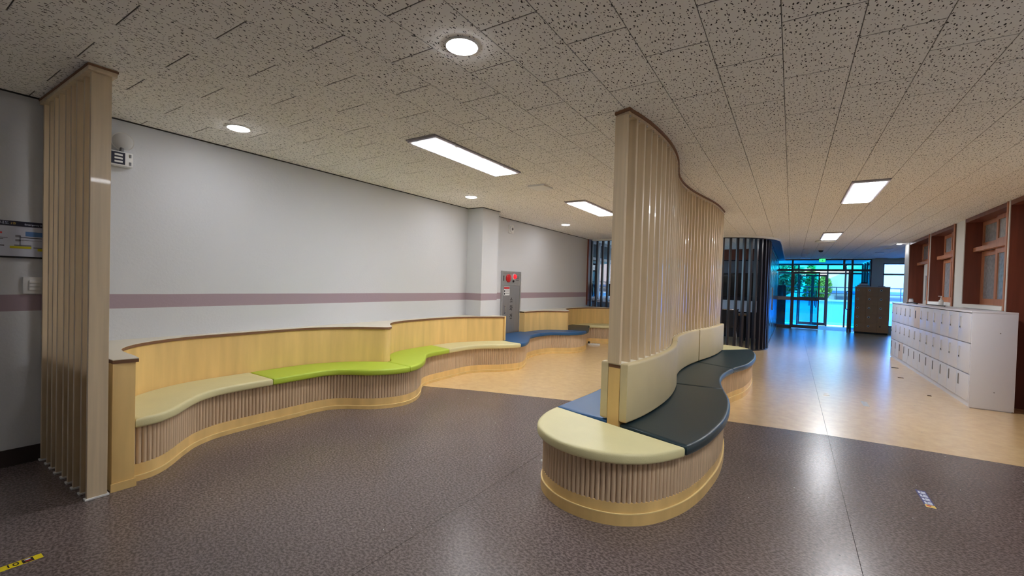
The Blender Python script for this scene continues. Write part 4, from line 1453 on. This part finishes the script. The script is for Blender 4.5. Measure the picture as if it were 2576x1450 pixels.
# =================================================================== THINGS ON THE FLOOR
ye = thing('floor_tape', (-2.975, .4, 0), 'strip of yellow tape with a black 10 on the brown floor', 'tape')
box('tape_strip', -2.999, -2.952, .18, .560, 0, .0008, M['yellow'], ye)
box('emblem_field', -2.994, -2.955, .495, .531, .0006, .0012, M['ink'], ye)
MB().lathe([(.009, .0012), (.009, .0016)], seg=20).build('emblem_oval', M['stickerwhite'], ye, mw=Matrix.Translation((-2.984, .513, 0)) @ Matrix.Diagonal((.55, 1.2, 1, 1)))
MB().lathe([(.009, .0012), (.009, .0016)], seg=20).build('emblem_oval', M['red'], ye, mw=Matrix.Translation((-2.969, .514, 0)) @ Matrix.Diagonal((.5, 1.2, 1, 1)))
text_mesh('lettering', '10', .046, M['ink'], Matrix.Translation((-2.975, .464, .0012)) @ Matrix.Rotation(math.pi / 2, 4, 'Z'), ye)
bs = thing('floor_sticker', (.80, 3.94, 0), 'narrow blue floor sticker with white signs and a yellow end', 'sticker')
box('sticker_base', .775, .828, 3.79, 4.085, 0, .0008, M['stickerblue'], bs)
box('yellow_end', .777, .827, 3.791, 3.835, .0007, .0012, M['stickeryellow'], bs)
MB().lathe([(.012, .0011), (.012, .0015)], (.795, 3.818, 0), seg=12).build('red_mark', M['red'], bs)
for k in range(4):
    a = 3.845 + .059 * k
    g = MB().box(.783, .822, a, a + .012, .0007, .0012).box(.783, .795, a + .012, a + .042, .0007, .0012).box(.799, .822, a + .015, a + .042, .0007, .0012)
    g.build('white_sign', M['stickerwhite'], bs)
box('tape_patch', .78, .84, 6.72, 7.0, 0, .001, M['glass_lens'], label='pale tape patch stuck on the tan floor', cat='tape')
MB().add([(.40, 7.08, .002), (.47, 7.10, .003), (.46, 7.17, .012), (.41, 7.15, .016), (.40, 7.08, 0), (.47, 7.10, 0), (.46, 7.17, .008), (.41, 7.15, .012)],
         [(0, 1, 2, 3), (7, 6, 5, 4), (0, 4, 5, 1), (1, 5, 6, 2), (2, 6, 7, 3), (3, 7, 4, 0)]).build('paper_scrap', M['plastic'], label='small crumpled white scrap on the tan floor', cat='paper')
fo = thing('power_strip', (-3.80, 9.44, 0), 'white power strip with dark plug on the tan floor at the bench corner', 'power strip')
fr_ = TR(-3.80, 9.44, 0, math.radians(25))
MB().box(-.13, .15, -.035, .035, 0, .035).build('strip_body', M['plastic'], fo, mw=fr_, bevel=.006)
for k in range(3):
    MB().lathe([(.022, .035), (.022, .038)], (-.02 + .06 * k, 0, 0), seg=14).build('socket', M['lockerside'], fo, mw=fr_)
MB().lathe([(.024, .03), (.024, .07), (.016, .08)], (-.10, 0, 0), seg=14).build('plug', M['black'], fo, mw=fr_, sm=40)
dr = thing('floor_outlet', (-1.56, 2.98, 0), 'flat round floor outlet lid beside the island nose', 'floor outlet')
MB().lathe([(.038, 0), (.038, .002), (.03, .003)], (-1.56, 2.98, 0), seg=24).build('lid', M['steel_dark'], dr, sm=40)
MB().lathe([(.028, .003), (.026, .0036), (.018, .0036)], (-1.56, 2.98, 0), seg=24).build('lid_ring', M['metal'], dr)
for k, (x, y, m_, lab) in enumerate(((1.66, 10.6, 'ink', 'dark scrap on the floor before the lockers'), (1.55, 9.4, 'bark', 'brown scrap on the floor before the lockers'), (1.62, 8.0, 'bark', 'brown crumb on the floor close to the locker side panel'))):
    MB().box(x - .05 + .015 * k, x + .05 - .015 * k, y - .02, y + .02, 0, .006).build('litter_scrap', M[m_], label=lab, cat='litter', bevel=.002)
rnd = random.Random(3)
cr = MB()
for k in range(70):
    x, y = rnd.uniform(-3.2, 1.6), rnd.uniform(1.2, 8)
    if -1.75 < x < -.2 and 2.2 < y < 8.3: continue
    r_ = rnd.uniform(.0015, .003)
    cr.box(x - r_, x + r_, y - r_ * .7, y + r_ * .7, 0, .002)
cr.build('floor_crumbs', M['plastic'], kind='stuff', label='tiny pale crumbs scattered on the floor', cat='litter')

# =================================================================== OUTSIDE
box('terrace_ground', -60, 60, YE + .3, 26.1, -.3, -.08, M['terrace'], kind='structure')
box('field_ground', -60, 60, 26.1, 120, -.3, -.08, M['pave'], kind='structure')
box('ground_side', -60, -5.2, YB - .2, YE + .3, -.3, -.08, M['pave'], kind='structure')
pa = thing('parapet', (2, 26, -.1), 'long pale blue parapet wall across the terrace', 'wall')
box('parapet_wall', -9, 14, 26, 26.25, -.1, .93, M['parapet'], pa)
box('coping', -9, 14, 25.95, 26.3, .93, 1.02, M['pave'], pa)
ra = thing('terrace_railing', (2, 26.1, 1.02), 'thin metal railing on the parapet', 'railing')
for z in (1.32, 1.62):
    MB().bar((-9, 26.12, z), (14, 26.12, z), .022).build('rail', M['frame'], ra)
for k in range(20):
    MB().bar((-8.8 + 1.18 * k, 26.12, 1.018), (-8.8 + 1.18 * k, 26.12, 1.63), .02).build('baluster', M['frame'], ra)
st = thing('shoe_cabinet', (-.36, 20.4, 0), 'dark green cabinet in the vestibule behind the side glass', 'cabinet')
box('cabinet_body', -.6, -.2, 20.0, 20.9, 0, 1.6, M['black_panel'], st, bevel=.01)
box('cabinet_door', -.21, -.19, 20.02, 20.88, .06, 1.56, M['fabric'], st, bevel=.004)


def house(x, y, w_, d_, h_, rise, lab, wallm, roofm, ridge_x=True):
    t = thing('house', (x, y, -.1), lab, 'house')
    box('wall', x - w_ / 2, x + w_ / 2, y, y + d_, -.1, h_, M[wallm], t)
    o_ = .5
    if ridge_x:
        vs = [(x - w_ / 2 - o_, y - o_, h_), (x + w_ / 2 + o_, y - o_, h_), (x + w_ / 2 + o_, y + d_ + o_, h_), (x - w_ / 2 - o_, y + d_ + o_, h_), (x - w_ / 2 - o_, y + d_ / 2, h_ + rise), (x + w_ / 2 + o_, y + d_ / 2, h_ + rise)]
        fs = [(0, 1, 5, 4), (2, 3, 4, 5), (0, 4, 3), (1, 2, 5), (3, 2, 1, 0)]
    else:
        vs = [(x - w_ / 2 - o_, y - o_, h_), (x + w_ / 2 + o_, y - o_, h_), (x + w_ / 2 + o_, y + d_ + o_, h_), (x - w_ / 2 - o_, y + d_ + o_, h_), (x, y - o_, h_ + rise), (x, y + d_ + o_, h_ + rise)]
        fs = [(0, 1, 4), (3, 5, 2), (0, 4, 5, 3), (1, 2, 5, 4), (3, 2, 1, 0)]
    MB().add(vs, fs).build('roof', M[roofm], t)
    for k in range(3):
        wx = x - w_ * .3 + k * w_ * .3
        f_ = box('window', wx - .5, wx + .5, y - .06, y + .01, h_ * .35, h_ * .75, M['alu'], t)
        box('pane', wx - .43, wx + .43, y - .08, y - .055, h_ * .38, h_ * .72, M['greyboard'], f_)
    box('eave_board', x - w_ / 2 - o_, x + w_ / 2 + o_, y - o_ - .06, y - o_, h_ - .22, h_, M['roofblue'], t)
    return t


house(6.2, 40, 10, 9, 1.5, 2.9, 'low pale house with wide gable roof beyond the parapet', 'housewall', 'roof', False)
house(-9, 60, 12, 8, 2.6, 2.0, 'pale house with blue eave behind the trees', 'housewall', 'roof')
house(22, 58, 14, 9, 3.0, 3.0, 'white gabled house beyond the corridor window', 'housewall', 'roof', False)
house(-16, 9, 6, 12, 3.2, 1.6, 'pale neighbouring house outside the paned window', 'housewall', 'roof', False)


def tree(x, y, h, r, lab, m, cone=False, seed=1):
    t = thing('tree', (x, y, -.1), lab, 'tree')
    q = random.Random(seed)
    MB().lathe([(.16, -.1), (.12, h * .3), (.05, h * .8)], (x, y, 0), seg=10).build('trunk', M['bark'], t, sm=60)
    lv = MB()
    for k in range(1500):
        u = q.random()
        if cone:
            z = h * (.12 + .88 * u)
            rr = r * (1 - u) ** .8 * (.55 + .45 * q.random())
        else:
            z = h * (.35 + .65 * u)
            rr = r * math.sqrt(max(0, 1 - (2 * u - 1) ** 2)) * (.45 + .55 * q.random())
        a = q.uniform(0, 6.283)
        c = Vector((x + rr * math.cos(a), y + rr * math.sin(a), z))
        s_ = q.uniform(.09, .2) * (r / 1.5) ** .5
        d1 = Vector((q.gauss(0, 1), q.gauss(0, 1), q.gauss(0, 1))).normalized() * s_
        d2 = d1.orthogonal().normalized() * s_ * .6
        lv.add([c - d1, c + d2, c + d1, c - d2], [(0, 1, 2, 3)])
    me = lv.mesh('foliage', M[m], fix=False)
    inst('foliage', me, Matrix.Identity(4), t, kind='stuff')


tree(-.5, 33, 3.4, 1.2, 'broad green tree beyond the parapet left of the cypress', 'leaf', seed=2)
tree(-3.0, 36, 4.0, 1.7, 'spreading green tree standing furthest from the cypress', 'leaf', seed=3)
tree(1.02, 34, 4.6, .5, 'slim yellow-green cypress between the tree and the house', 'leafyel', True, seed=4)
tree(1.95, 38.5, 2.5, .5, 'small yellow-green shrub tree before the house roof', 'leafyel', seed=5)
